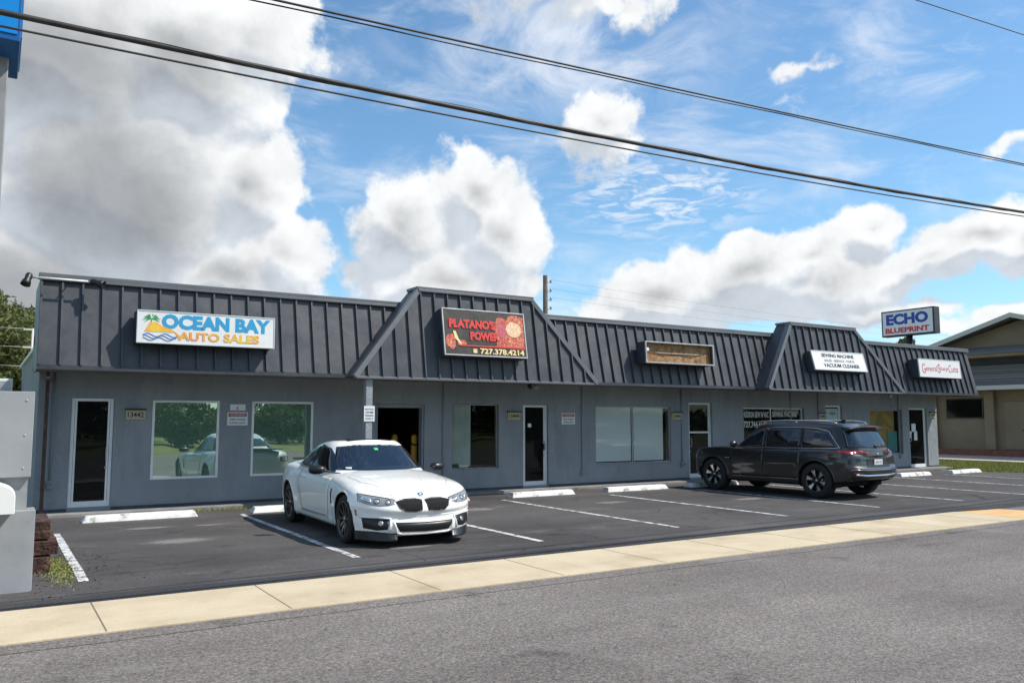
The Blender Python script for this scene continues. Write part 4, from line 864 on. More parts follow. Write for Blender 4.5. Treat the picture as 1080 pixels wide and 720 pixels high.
tree('shrub',0.3,37,3.4,1.9,'dark low shrub under the left trees above the shed','shrub',nclump=60,per=80,ls=.12,seed=4,low=.02,leaf='leaf2')
tree('shrub',-2.9,38,4.2,2.2,'leafy shrub partly hidden by the pylon panel','shrub',nclump=60,per=80,ls=.12,seed=5,low=.02)
tree('broadleaf_tree',52,32.5,7.4,.7,'small tree top showing over the roof beneath the pole sign',nclump=30,per=60,ls=.2,seed=6,low=.7)
tree('broadleaf_tree',55,37.4,7.4,.5,'tiny distant tree top just left of the pole sign post',nclump=26,per=60,ls=.2,seed=7,low=.7)
# across the road (seen reflected in the shop glass)
for i,(x,y,h,c,lab) in enumerate(((-1,-22,8,5,'large round tree across the road, leftmost'),(8,-30,8,5.5,'large round tree across the road, second from left'),(22,-34,7,5,'round tree across the road opposite the blinds window'),(36,-30,8,5,'round tree across the road opposite the dark SUV'),(52,-36,9,6,'round tree across the road, rightmost'),(-14,-30,9,6,'round tree across the road behind the pylon side'))):
    tree('broadleaf_tree',x,y,h,c,lab,group='trees across the road',leaf='leaf2',nclump=90,per=80,ls=.2,seed=20+i,low=.15)
for i,(x,y,h,c,lab) in enumerate(((10.3,-22,3.0,2.0,'dome shaped bush across the road facing the green windows'),(17.5,-25,2.7,2.2,'wide bush across the road opposite the dark bay'),(27,-24,3.2,2.4,'wide bush across the road opposite the third door'),(38,-24,3.4,2.6,'wide bush across the road opposite the sewing shop'))):
    tree('shrub',x,y,h,c,lab,'shrub','bushes across the road','leaf2',80,90,.12,.06,50+i,.0)
# grass: lawn blades on the right and weeds
def blades(name,n,fn,hmin,hmax,wd,lab=None,m='blade',seed=5,lean=.5):
    rnd=random.Random(seed); vs=[];fs=[]
    for _ in range(n):
        x,y,z=fn(rnd); a=rnd.uniform(0,6.28); h=rnd.uniform(hmin,hmax); l=rnd.uniform(0,lean)*h; b_=rnd.uniform(0,6.28)
        dx,dy=math.cos(a)*wd,math.sin(a)*wd; i=len(vs)
        vs+=[(x-dx,y-dy,z),(x+dx,y+dy,z),(x+math.cos(b_)*l,y+math.sin(b_)*l,z+h)]; fs.append((i,i+1,i+2))
    b=MB(); b.add(vs,fs); o=b.build(name,M[m],fix=False); return tag(o,lab,None,None,'stuff')
def lawn(r):
    while True:
        x=r.uniform(27.6,35); y=r.uniform(10.5,24)
        if y<17.1 and x<28.9+ (14-y)*.0 and not (x>28.4): continue
        if y<12.6+ (35-x)*.12 : continue
        if y>17 and x<28.95: continue
        return x,y,-.03
blades('lawn_grass',42000,lawn,.03,.11,.012,'short sunlit lawn right of the building corner')
blades('weeds',1100,lambda r:(.74+r.gauss(0,.08),10.95+r.gauss(0,.5),0.0),.008,.025,.010,'yellow green weeds around the stacked timbers',seed=8)
blades('weeds',450,lambda r:(r.uniform(3.3,4.9),16.45+r.gauss(0,.09),0.0),.02,.08,.005,'weeds along the wall foot below the green windows',seed=9)
blades('weeds',200,lambda r:(r.uniform(11.5,12.6),16.5+r.gauss(0,.08),0.0),.02,.06,.005,'sparse weeds along the wall foot right of the second door',seed=10)
blades('fallen_leaves',320,lambda r:(.6+r.gauss(0,.35),10.9+r.gauss(0,.8),0.004),.004,.012,.02,'dry brown leaf litter near the timbers',m='timber',seed=12,lean=2)

rnd=random.Random(77); vs=[];fs=[]
for _ in range(26000):
    x=rnd.uniform(-60,120); h=2.6+1.2*mnoise.noise(Vector((x*.12,0,0)))+.5*mnoise.noise(Vector((x*.6,3,0))); y=-50+rnd.uniform(-2.5,2.5); z=rnd.uniform(0,1)**.7*h
    n_=Vector((rnd.gauss(0,1),rnd.gauss(0,1),rnd.gauss(0,1))).normalized(); t1=n_.orthogonal().normalized(); t2=n_.cross(t1); s=.26; o_=Vector((x,y,z)); i=len(vs)
    vs+=[o_-t1*s,o_+t2*s*.6,o_+t1*s,o_-t2*s*.6]; fs.append((i,i+1,i+2,i+3))
b=MB(); b.add(vs,fs); o=b.build('added_hedgerow',M['leaf2'],fix=False); tag(o,'hedge row added across the road to darken window reflections',None,None,'stuff')  # added hedge, blocks the pale horizon in the shop window reflections

# ================================================================== CARS
def carpaint(name,c,flake=0,rough=.35):
    m,nt,b=newmat(name); b.inputs['Base Color'].default_value=(*c,1); b.inputs['Roughness'].default_value=rough; b.inputs['Coat Weight'].default_value=1; b.inputs['Coat Roughness'].default_value=.02; b.inputs['Specular IOR Level'].default_value=.5
    tc=N(nt,'ShaderNodeTexCoord'); n=N(nt,'ShaderNodeTexNoise',inp={'Scale':2.5,'Detail':8,'Roughness':.7}); L(nt,tc.outputs['Object'],n.inputs['Vector'])
    mr=N(nt,'ShaderNodeMapRange',inp={'From Min':.3,'From Max':.75,'To Min':.02,'To Max':.07}); L(nt,n.outputs['Fac'],mr.inputs['Value']); L(nt,mr.outputs[0],b.inputs['Coat Roughness'])
    if flake: b.inputs['Metallic'].default_value=flake
    return m
M['cwhite']=carpaint('white_car_paint',(.88,.87,.83))
M['cdark']=carpaint('dark_grey_car_paint',(.010,.0095,.0105),.12,.4)
M['cglass']=glassmat('car_glass',(.9,.95,1),(.006,.007,.008),.035,.0)
M['cglass2']=glassmat('car_windscreen',(.85,.95,1),(.008,.012,.020),.06,.0)
M['tyre']=noisy('tyre_rubber',[(.3,(.013,.013,.013)),(.7,(.028,.027,.026))],12,4,.85,.1,80,.003)
M['rimblack']=simple('gloss_black_rim',(.012,.012,.012),.25,coat=.5)
M['rimsilver']=simple('machined_alloy',(.55,.56,.57),.25,metal=.9)
M['chrome']=simple('chrome_trim',(.75,.76,.78),.12,metal=1)
M['disc']=simple('brake_disc',(.40,.40,.41),.35,metal=.9)
M['trim']=simple('black_trim',(.010,.010,.011),.35)
M['lampglass']=simple('headlamp_lens',(.34,.34,.33),.22,metal=.4,coat=.6)
M['lampdark']=simple('headlamp_dark',(.06,.065,.07),.1,metal=.4,coat=1)
M['lampbright']=simple('headlamp_reflector',(.80,.82,.85),.1,metal=.8,coat=1)
M['red']=simple('tail_lamp_red',(.20,.008,.012),.12,coat=1)
M['white2']=simple('licence_plate_white',(.62,.64,.66),.4)
M['well']=simple('wheel_well',(.008,.008,.008),.95)
M['amber']=simple('side_marker_orange',(.55,.10,.02),.3)

def interp(tab):
    tab=sorted(tab)
    def f(x):
        if x<=tab[0][0]: return tab[0][1]
        if x>=tab[-1][0]: return tab[-1][1]
        for i in range(len(tab)-1):
            if tab[i][0]<=x<=tab[i+1][0]:
                x0,y0=tab[i];x1,y1=tab[i+1]; h=x1-x0; t=(x-x0)/h
                m0=(y1-tab[i-1][1])/(x1-tab[i-1][0]) if i>0 else (y1-y0)/h
                m1=(tab[i+2][1]-y0)/(tab[i+2][0]-x0) if i+2<len(tab) else (y1-y0)/h
                t2=t*t;t3=t2*t
                return (2*t3-3*t2+1)*y0+(t3-2*t2+t)*h*m0+(-2*t3+3*t2)*y1+(t3-t2)*h*m1
    return f

class Car:
    def __init__(s,p,root,paint):
        s.p=p; s.root=root; s.paint=paint
        ZT_=interp(p['zt']); ZB_=interp(p['zb']); CR=interp(p['crown']); WF=interp(p['wf']); NX=interp(p['nose']); TX=interp(p['tail']); PW=interp(p['pw'])
        Lf,Lr,xN,xT,W=p['Lf'],p['Lr'],p['xN'],p['xT'],p['W']; n_=p.get('n',2.6)
        plan=[]
        K=16
        for i in range(K): a=math.pi/2*i/K; plan.append((xN+(Lf-xN)*math.cos(a)**(2/n_), W*math.sin(a)**(2/n_), 'f'))
        m=int((xN-xT)/.028)
        for i in range(m+1): plan.append((xN+(xT-xN)*i/m, W,'s'))
        for i in range(K-1,-1,-1): a=math.pi/2*i/K; plan.append((xT+(Lr-xT)*math.cos(a)**(2/n_), W*math.sin(a)**(2/n_),'r'))
        ts=[i/34 for i in range(35)]
        cap=[.06,.16,.3,.45,.6,.75,.88,1.0]
        rows=[]
        for t in ts:
            r=[]
            for (x,y,kd) in plan:
                z=ZB_(x)+t*(ZT_(x)-ZB_(x)); yy=y*WF(t)*PW(x)
                fl=0
                for wx_ in p['wheels']:
                    d=math.hypot(x-wx_,z-p['wr']); fl=max(fl,p['flare']*max(0,1-abs(d-p['ar'])/.16)*(y/W)**4*(1 if z>p['wr']-.2 else .4))
                yy+=fl
                xx=x
                if kd=='f': q=(x-xN)/(Lf-xN); xx=x+NX(t)*q
                if kd=='r': q=(x-xT)/(Lr-xT); xx=x+TX(t)*q
                r.append((xx,yy,z))
            rows.append(r)
        edge=rows[-1]
        for k in cap:
            rows.append([(x,y*(1-k),z+(CR(px))*(1-(1-k)**p.get('ce',2.2))*min(1,y/(.5*W))) for (x,y,z),(px,py,_) in zip(edge,plan)])
        nr=len(rows); nc=len(plan); vs=[];
        for r in rows: vs+=r
        # snap verts to wheel arch circle
        cz=p['wr'];ar=p['ar']; dele=set()
        vs=[list(v) for v in vs]
        for wx_ in p['wheels']:
            for v in vs:
                if v[1]>.45 and v[2]<cz+ar+.1:
                    dx=v[0]-wx_;dz=v[2]-cz; d=math.hypot(dx,dz)
                    if abs(d-ar)<.019 and d>0: v[0]=wx_+dx*ar/d; v[2]=cz+dz*ar/d
        fs=[]
        for i in range(nr-1):
            for j in range(nc-1):
                q=(i*nc+j,i*nc+j+1,(i+1)*nc+j+1,(i+1)*nc+j)
                c=[sum(vs[a][k] for a in q)/4 for k in range(3)]
                if any(math.hypot(c[0]-wx_,c[2]-cz)<ar-.0005 and c[1]>.45 for wx_ in p['wheels']): continue
                fs.append(q)
        # bottom
        full=[];ff=[]
        full=[tuple(v) for v in vs]+[(v[0],-v[1],v[2]) for v in vs]; o=len(vs)
        ff=fs+[tuple(a+o for a in f[::-1]) for f in fs]
        s.low=(full,ff)
        # greenhouse
        g=p['gh']; ZR=interp(g['zr']); XF=interp(g['xf']); XR=interp(g['xr']); HW=interp(g['hw']); z0=g['z0']; n2=g.get('n',4.2)
        gv=[];gf=[]; qs=[i/22 for i in range(23)]; A=64; rws=[]
        for q in qs:
            xf,xr,hw=XF(q),XR(q),HW(q); cx=(xf+xr)/2; rx=(xf-xr)/2; r=[]
            for k in range(A):
                t=2*math.pi*k/A; c=math.cos(t); s_=math.sin(t)
                x=cx+rx*math.copysign(abs(c)**(2/n2),c); y=hw*math.copysign(abs(s_)**(2/n2),s_)
                x+=g.get('bow',.0)*(1-(y/hw)**2)*(1 if c>0 else -1)
                y*=g['taper'](x)
                r.append((x,y,z0+q*(ZR(x)-z0)))
            rws.append(r)
        last=rws[-1]
        cx=(XF(1)+XR(1))/2
        for k in (.08,.2,.4,.6,.8,.98):
            rws.append([(x,y*(1-k), z+g['crown']*(1-(1-k)**2)) for x,y,z in last])
        for r in rws: gv+=r
        for i in range(len(rws)-1):
            for k in range(A): gf.append((i*A+k,i*A+(k+1)%A,(i+1)*A+(k+1)%A,(i+1)*A+k))
        b=MB(); b.add(full,ff,0,True); b.add(gv,gf,0,True)
        tv=[Vector(v) for v in b.v]; s.bvh=BVHTree.FromPolygons(tv,[tuple(f) for f in b.f])
        s.body=b.build('body',paint,root)
        # underbody + wells
        u=MB(); u.box(Lr+.62,Lf-.45,-W+.30,W-.30,ZB_(0)-.02,ZB_(0)+.3)
        for wx_ in p['wheels']:
            for sg in (-1,1):
                prof=[(p['ar']-.004,sg*(W-.03)),(p['ar']-.004,sg*(W-.34)),(.0,sg*(W-.345))]
                u.lathe(prof,1,40,c=(wx_,0,cz))
        u.v=[(x,y,max(z,ZB_(0)-.02)) for x,y,z in u.v]
        u.build('underbody',M['well'],root)
        # arch lips
        for wx_ in p['wheels']:
            for sg in (-1,1):
                pts=[]
                for k in range(37):
                    t=R(-18)+R(216)*k/36; x=wx_+(ar+.008)*math.cos(t); z=cz+(ar+.008)*math.sin(t)
                    h=s.ray((x+0*(x-wx_),sg*3,z),(0,-sg,0))
                    if h and z>ZB_(x)+.005: pts.append(h[0]-Vector((0,sg*.004,0)))
                if len(pts)>4:
                    l=MB(); l.tube(pts,p.get('lip',.013),8); l.build('wheel_arch',p.get('lipmat',paint),root)
    def ray(s,o,d):
        h=s.bvh.ray_cast(Vector(o),Vector(d).normalized(),8)
        if h[0] is None: return None
        n=h[1]; 
        if n.dot(Vector(d))>0: n=-n
        return h[0],n
    def patch(s,name,bot,top,view,mat,off=.004,nu=24,nv=8,parent=None,label=None,both=False,drop=.012,side=1):
        outs=[]
        for sg in ((1,-1) if both else (side,)):
            def rs(pl,u):
                seg=[0]
                for i in range(len(pl)-1): seg.append(seg[-1]+math.hypot(pl[i+1][0]-pl[i][0],pl[i+1][1]-pl[i][1]))
                t=u*seg[-1]
                for i in range(len(pl)-1):
                    if t<=seg[i+1]+1e-9:
                        k=(t-seg[i])/max(1e-9,seg[i+1]-seg[i]); return (pl[i][0]+(pl[i+1][0]-pl[i][0])*k, pl[i][1]+(pl[i+1][1]-pl[i][1])*k)
                return pl[-1]
            P=[];Q=[];last=None
            for j in range(nv+1):
                for i in range(nu+1):
                    a=rs(bot,i/nu);b=rs(top,i/nu); v=j/nv; p=(a[0]+(b[0]-a[0])*v,a[1]+(b[1]-a[1])*v)
                    if view=='side': h=s.ray((p[0],sg*3,p[1]),(0,-sg,0))
                    elif view=='front': h=s.ray((5,sg*p[0],p[1]),(-1,0,0))
                    elif view=='rear': h=s.ray((-5,sg*p[0],p[1]),(1,0,0))
                    elif view=='fcorner': h=s.ray((p[2] if len(p)>2 else 5,sg*(p[0]+3.0),p[1]),(-5+1.0,-sg*3.0,0))
                    else: h=s.ray((p[0],sg*p[1],5),(0,0,-1))
                    if h is None: h=last or (Vector((0,0,0)),Vector((0,0,1)))
                    last=h; P.append(h[0]+h[1]*off); Q.append(h[0]-h[1]*drop)
            m=nu+1; fs=[(j*m+i,j*m+i+1,(j+1)*m+i+1,(j+1)*m+i) for j in range(nv) for i in range(nu)]
            o=len(P); ring=[i for i in range(m)]+[j*m+nu for j in range(1,nv+1)]+[nv*m+i for i in range(nu-1,-1,-1)]+[j*m for j in range(nv-1,0,-1)]
            rf=[(ring[k],ring[(k+1)%len(ring)],o+ring[(k+1)%len(ring)],o+ring[k]) for k in range(len(ring))]
            b=MB(); b.add(P+Q,fs,0,True); 
            b2=MB(); b.f+=rf; b.m+=[0]*len(rf); b.sm+=[False]*len(rf)
            ob=b.build(name,mat,parent or s.root)
            if label: ob['label']=label
            outs.append(ob)
        return outs if both else outs[0]
    def line(s,name,pts,view,mat,r=.004,off=.001,parent=None,sides=(1,),n=6,dens=.03,closed=False):
        outs=[]
        for sg in sides:
            P=[]
            pl=list(pts)+([pts[0]] if closed else [])
            for i in range(len(pl)-1):
                d=math.hypot(pl[i+1][0]-pl[i][0],pl[i+1][1]-pl[i][1]); k=max(1,int(d/dens))
                for q in range(k):
                    t=q/k; P.append((pl[i][0]+(pl[i+1][0]-pl[i][0])*t,pl[i][1]+(pl[i+1][1]-pl[i][1])*t))
            P.append(pl[-1]); H=[]
            for p in P:
                if view=='side': h=s.ray((p[0],sg*3,p[1]),(0,-sg,0))
                elif view=='front': h=s.ray((5,sg*p[0],p[1]),(-1,0,0))
                elif view=='rear': h=s.ray((-5,sg*p[0],p[1]),(1,0,0))
                else: h=s.ray((p[0],sg*p[1],5),(0,0,-1))
                if h: H.append(h[0]+h[1]*off)
            if len(H)>1:
                b=MB(); b.tube(H,r,n); outs.append(b.build(name,mat,parent or s.root))
        return outs
def disc_on(car,name,c,view,r,mat,parent,sg=1,th=.008,off=.002,n=20,ring=0):
    x,z=c
    h=car.ray((5 if view=='front' else -5,sg*x,z),(-1 if view=='front' else 1,0,0)) if view in('front','rear') else car.ray((x,sg*3,z),(0,-sg,0))
    if not h: return
    q=h[1].to_track_quat('Z','Y').to_matrix().to_4x4(); Mx=Matrix.Translation(h[0]+h[1]*off)@q
    b=MB(); 
    if ring: b.lathe([(r-ring,0),(r-ring*.5,th),(r,0)],2,n)
    else: b.lathe([(0,th),(r*.8,th),(r,0)],2,n)
    b.v=[tuple(Mx@Vector(v)) for v in b.v]; return b.build(name,mat,parent)

def wheel(root,x,sg,W,r,w_,rr,style):
    y0=sg*(W-.01)
    t=MB(); c=(x,0,r)
    prof=[(rr-.005,-.0),(rr+.012,.012),(r-.035,.008),(r-.008,-.018),(r,-.045),(r,-w_+.045),(r-.008,-w_+.02),(rr,-w_),(rr-.02,-w_*.5)]
    t.lathe([(a,y0+sg*b_) for a,b_ in prof],1,48,c=c)
    # spokes / rim
    m=MB(); ys=lambda d: y0+sg*d
    m.lathe([(rr-.002,ys(.003)),(rr-.014,ys(.006)),(rr-.026,ys(-.012)),(rr-.03,ys(-.14)),(rr-.01,ys(-.15))],1,48,0,c)
    if style=='multi':
        for k in range(10):
            a=2*math.pi*k/10
            for da in (-.10,.10):
                p0=Vector((math.cos(a+da*.4)*.05,0,math.sin(a+da*.4)*.05)); p1=Vector((math.cos(a+da)*(rr-.02),0,math.sin(a+da)*(rr-.02)))
                d=(p1-p0).normalized(); nn=Vector((-d.z,0,d.x)); 
                def q(p,off,dy): v=p+nn*off; return (x+v.x,ys(dy),r+v.z)
                m.hexa([q(p0,-.012,-.06),q(p1,-.010,-.05),q(p1,.010,-.05),q(p0,.012,-.06),q(p0,-.009,-.028),q(p1,-.007,-.004),q(p1,.007,-.004),q(p0,.009,-.028)],0)
        m.lathe([(0,ys(-.018)),(.05,ys(-.02)),(.06,ys(-.05))],1,24,0,c)
        m.lathe([(.0,ys(-.010)),(.022,ys(-.012)),(.026,ys(-.02))],1,20,1,c)
        for k in range(5): a=2*math.pi*k/5; m.lathe([(0,ys(-.016)),(.009,ys(-.018)),(.01,ys(-.03))],1,8,1,(x+.038*math.cos(a),0,r+.038*math.sin(a)))
    else:
        for k in range(6):
            a=2*math.pi*k/6+.26
            def pt(rad,ang,dy): return (x+rad*math.cos(ang),ys(dy),r+rad*math.sin(ang))
            R2=rr-.018
            # wide machined spoke w/ dark sides
            m.hexa([pt(.055,a-.45,-.07),pt(R2,a-.30,-.05),pt(R2,a+.30,-.05),pt(.055,a+.45,-.07),pt(.055,a-.38,-.03),pt(R2,a-.24,-.006),pt(R2,a+.24,-.006),pt(.055,a+.38,-.03)],0)
            m.hexa([pt(.10,a-.12,-.028),pt(R2-.006,a-.24,-.008),pt(R2-.006,a+.19,-.008),pt(.10,a+.12,-.028),pt(.10,a-.10,-.0235),pt(R2-.006,a-.22,-.002),pt(R2-.006,a+.17,-.002),pt(.10,a+.10,-.0235)],1)
        m.lathe([(0,ys(-.012)),(.055,ys(-.016)),(.065,ys(-.06))],1,24,0,c); m.lathe([(0,ys(-.008)),(.028,ys(-.010)),(.03,ys(-.02))],1,20,1,c)
    wr_=m.build('wheel',[M['rimblack'],M['rimsilver'] if style!='multi' else M['disc']],root)
    t.build('tyre',M['tyre'],wr_)
    d=MB(); d.lathe([(.05,ys(-.10)),(rr*.78,ys(-.10)),(rr*.78,ys(-.125)),(.05,ys(-.125))],1,40,0,c); dd=d.build('brake_disc',M['disc'],wr_)
    k=MB(); 
    for i in range(6):
        a=R(20)+R(50)*i/5
    k.add([( x+rad*math.cos(R(aa)), ys(dy), r+rad*math.sin(R(aa))) for dy in (-.07,-.14) for rad in (rr*.5,rr*.86) for aa in (150,165,180,195,210)],
          [(0,1,6,5),(1,2,7,6),(2,3,8,7),(3,4,9,8),(10,11,16,15),(11,12,17,16),(12,13,18,17),(13,14,19,18),(5,6,16,15),(6,7,17,16),(7,8,18,17),(8,9,19,18),(0,1,11,10),(1,2,12,11),(2,3,13,12),(3,4,14,13),(0,5,15,10),(4,9,19,14)])
    k.build('caliper',M['trim'],wr_)
    return wr_

# ------------------------------------------------------------------ white coupe
R1=empty('parked_car',(5.16,12.50,0),R(-92.1),'white two door coupe with black wheels parked nose out','car')
CP=dict(ce=3.6,W=.905,Lf=2.20,Lr=-2.40,xN=1.62,xT=-1.75,n=2.5,wheels=(1.405,-1.405),wr=.335,ar=.372,flare=.022,
  zt=[(-2.4,.86),(-2.2,.93),(-1.8,.945),(-1.2,.935),(-.5,.905),(.3,.88),(.9,.86),(1.4,.81),(1.7,.765),(1.95,.705),(2.1,.66),(2.2,.625)],
  zb=[(-2.4,.30),(-1.9,.20),(-1,.17),(1,.17),(1.8,.15),(2.2,.15)],
  crown=[(-2.4,.06),(-2.0,.085),(-1,.10),(.6,.09),(1.2,.075),(1.7,.06),(2.05,.04),(2.2,.0)],
  wf=[(0,.90),(.06,.945),(.2,.965),(.4,.985),(.55,.995),(.68,1.0),(.80,.985),(.88,.968),(.94,.945),(1,.90)],
  nose=[(0,-.04),(.08,.03),(.2,.05),(.33,.045),(.40,.01),(.55,.0),(.68,.03),(.8,.01),(.92,-.03),(1,-.08)],
  tail=[(0,.10),(.15,.02),(.4,-.03),(.6,-.02),(.8,.0),(.93,.02),(1,.06)],
  pw=[(-2.4,.92),(-1.75,.985),(-1.2,1.0),(0,.985),(1.2,.99),(1.62,.98),(2.2,.93)],
  gh=dict(z0=.80,zr=[(-2.1,.98),(-1.7,1.09),(-1.2,1.235),(-.8,1.315),(-.4,1.362),(-.1,1.370),(.2,1.35),(.6,1.25),(1.1,1.0)],
     xf=[(0,1.12),(.12,.98),(.35,.70),(.6,.43),(.8,.24),(.93,.12),(1,.02)],
     xr=[(0,-2.15),(.2,-2.05),(.5,-1.85),(.8,-1.5),(.93,-1.25),(1,-1.05)],
     hw=[(0,.83),(.15,.82),(.3,.795),(.5,.74),(.7,.675),(.85,.625),(.94,.58),(1,.53)],n=4.0,bow=.05,crown=.022,
     taper=lambda x: 1-.10*max(0,(-x-.9))**1.3-.03*max(0,x-.3)))
car=Car(CP,R1,M['cwhite'])
W_=.905
for x in (1.405,-1.405):
    for s in (1,-1): wheel(R1,x,s,W_-.01,.335,.24,.245,'multi')
both=dict(both=True)
# side glass
car.patch('side_window',[(.50,.927),(.1,.938),(-.42,.952)],[(.485,.945),(.22,1.145),(-.04,1.265),(-.42,1.315)],'side',M['cglass'],both=True,drop=.003)
car.patch('quarter_window',[(-.45,.953),(-1.0,.968),(-1.52,.99)],[(-.45,1.315),(-.85,1.275),(-1.2,1.19),(-1.56,1.03)],'side',M['cglass'],both=True,drop=.003)
car.patch('door_pillar',[(-.40,.945),(-.47,.947)],[(-.40,1.31),(-.47,1.31)],'side',M['trim'],off=.002,both=True,nu=3)
car.line('window_trim',[(.64,.912),(.1,.925),(-.5,.942),(-1.0,.957),(-1.56,.982)],'side',M['trim'],r=.007,sides=(1,-1))
ws=car.patch('windscreen',[(-.705,.955),(-.4,.95),(0,.95),(.4,.95),(.705,.955)],[(-.55,1.285),(-.3,1.312),(0,1.318),(.3,1.312),(.55,1.285)],'front',M['cglass2'],nu=36,nv=14)
car.patch('rear_window',[(-.60,1.06),(0,1.06),(.60,1.06)],[(-.46,1.25),(0,1.27),(.46,1.25)],'rear',M['cglass'])
car.patch('sticker',[(.58,.97),(.50,.968)],[(.57,.993),(.49,.991)],'front',M['white2'],off=.007,nu=4,nv=2,parent=ws,side=-1)
car.patch('sticker',[(.05,1.23),(-.02,1.23)],[(.05,1.265),(-.02,1.265)],'front',simple('green_sticker',(.05,.5,.15),.5),off=.007,nu=4,nv=2,parent=ws)
car.patch('sunroof',[(.02,-.36),(.02,.36)],[(-.62,-.34),(-.62,.34)],'top',M['cglass'],off=.010,nu=12,nv=12)
b=MB(); b.prism([(-1.02,1.30),(-.86,1.33),(-.98,1.395),(-1.03,1.395)],1,-.018,.018); b.build('antenna',M['trim'],R1,bevel=.006)
# doors, panel gaps
car.patch('door',[(.62,.29),(.1,.28),(-.68,.28)],[(.70,.85),(.1,.87),(-.80,.885)],'side',M['cwhite'],off=.003,drop=.02,both=True,nu=40,nv=16)
car.line('panel_gap',[(.64,.275),(.715,.55),(.71,.875)],'side',M['trim'],r=.0035,off=0,sides=(1,-1))
car.line('panel_gap',[(-.69,.27),(-.74,.5),(-.87,.75),(-.82,.915)],'side',M['trim'],r=.0035,off=0,sides=(1,-1))
car.line('panel_gap',[(.64,.272),(-.69,.268)],'side',M['trim'],r=.0035,off=0,sides=(1,-1))
car.line('panel_gap',[(1.02,.70),(1.5,.665),(1.80,.50)],'top',M['trim'],r=.003,off=0,sides=(1,-1))
car.line('character_line',[(.6,.705),(0,.735),(-.8,.765),(-1.6,.79)],'side',M['cwhite'],r=.009,off=-.004,sides=(1,-1))
car.line('hood_crease',[(2.02,.40),(1.5,.50),(.98,.62)],'top',M['cwhite'],r=.014,off=-.008,sides=(1,-1))
car.line('hood_crease',[(2.06,.10),(1.5,.24),(.96,.34)],'top',M['cwhite'],r=.012,off=-.008,sides=(1,-1))
car.line('hood_gap',[(1.93,-.62),(2.03,-.40),(2.075,0),(2.03,.40),(1.93,.62)],'top',M['trim'],r=.003,off=0)
car.line('bumper_crease',[(-.85,.455),(-.6,.42),(0,.405),(.6,.42),(.85,.455)],'front',M['cwhite'],r=.014,off=-.008)
car.line('side_skirt',[(.95,.19),(0,.185),(-.95,.19)],'side',M['trim'],r=.018,off=-.004,sides=(1,-1))
car.line('door_handle',[(-.50,.80),(-.67,.805)],'side',M['cwhite'],r=.014,off=.012,sides=(1,-1))
car.patch('fender_vent',[(.86,.50),(.835,.50)],[(.90,.70),(.855,.72)],'side',M['trim'],off=.006,nu=3,nv=6,both=True)
car.patch('side_marker',[(1.845,.42),(1.815,.42)],[(1.84,.50),(1.81,.50)],'side',M['amber'],off=.004,nu=3,nv=4,both=True)
# mirrors
for s in (1,-1):
    b=MB(); c0=Vector((.50,s*.99,.965))
    vs=[];fs=[]
    nl=[(-.14,.0),(-.12,.055),(-.04,.078),(.05,.075),(.10,.055),(.12,.0)]
    b.lathe([(max(r_,.0005),a) for a,r_ in nl],1,18); b.v=[(c0.x+vx*1.0-(vy+.14)*.2,c0.y+s*vy,c0.z+vz*.85) for vx,vy,vz in b.v]
    b.tube([(.54,s*.84,.945),(.53,s*.93,.97)],.022,8); mm=b.build('mirror',M['trim'],R1)
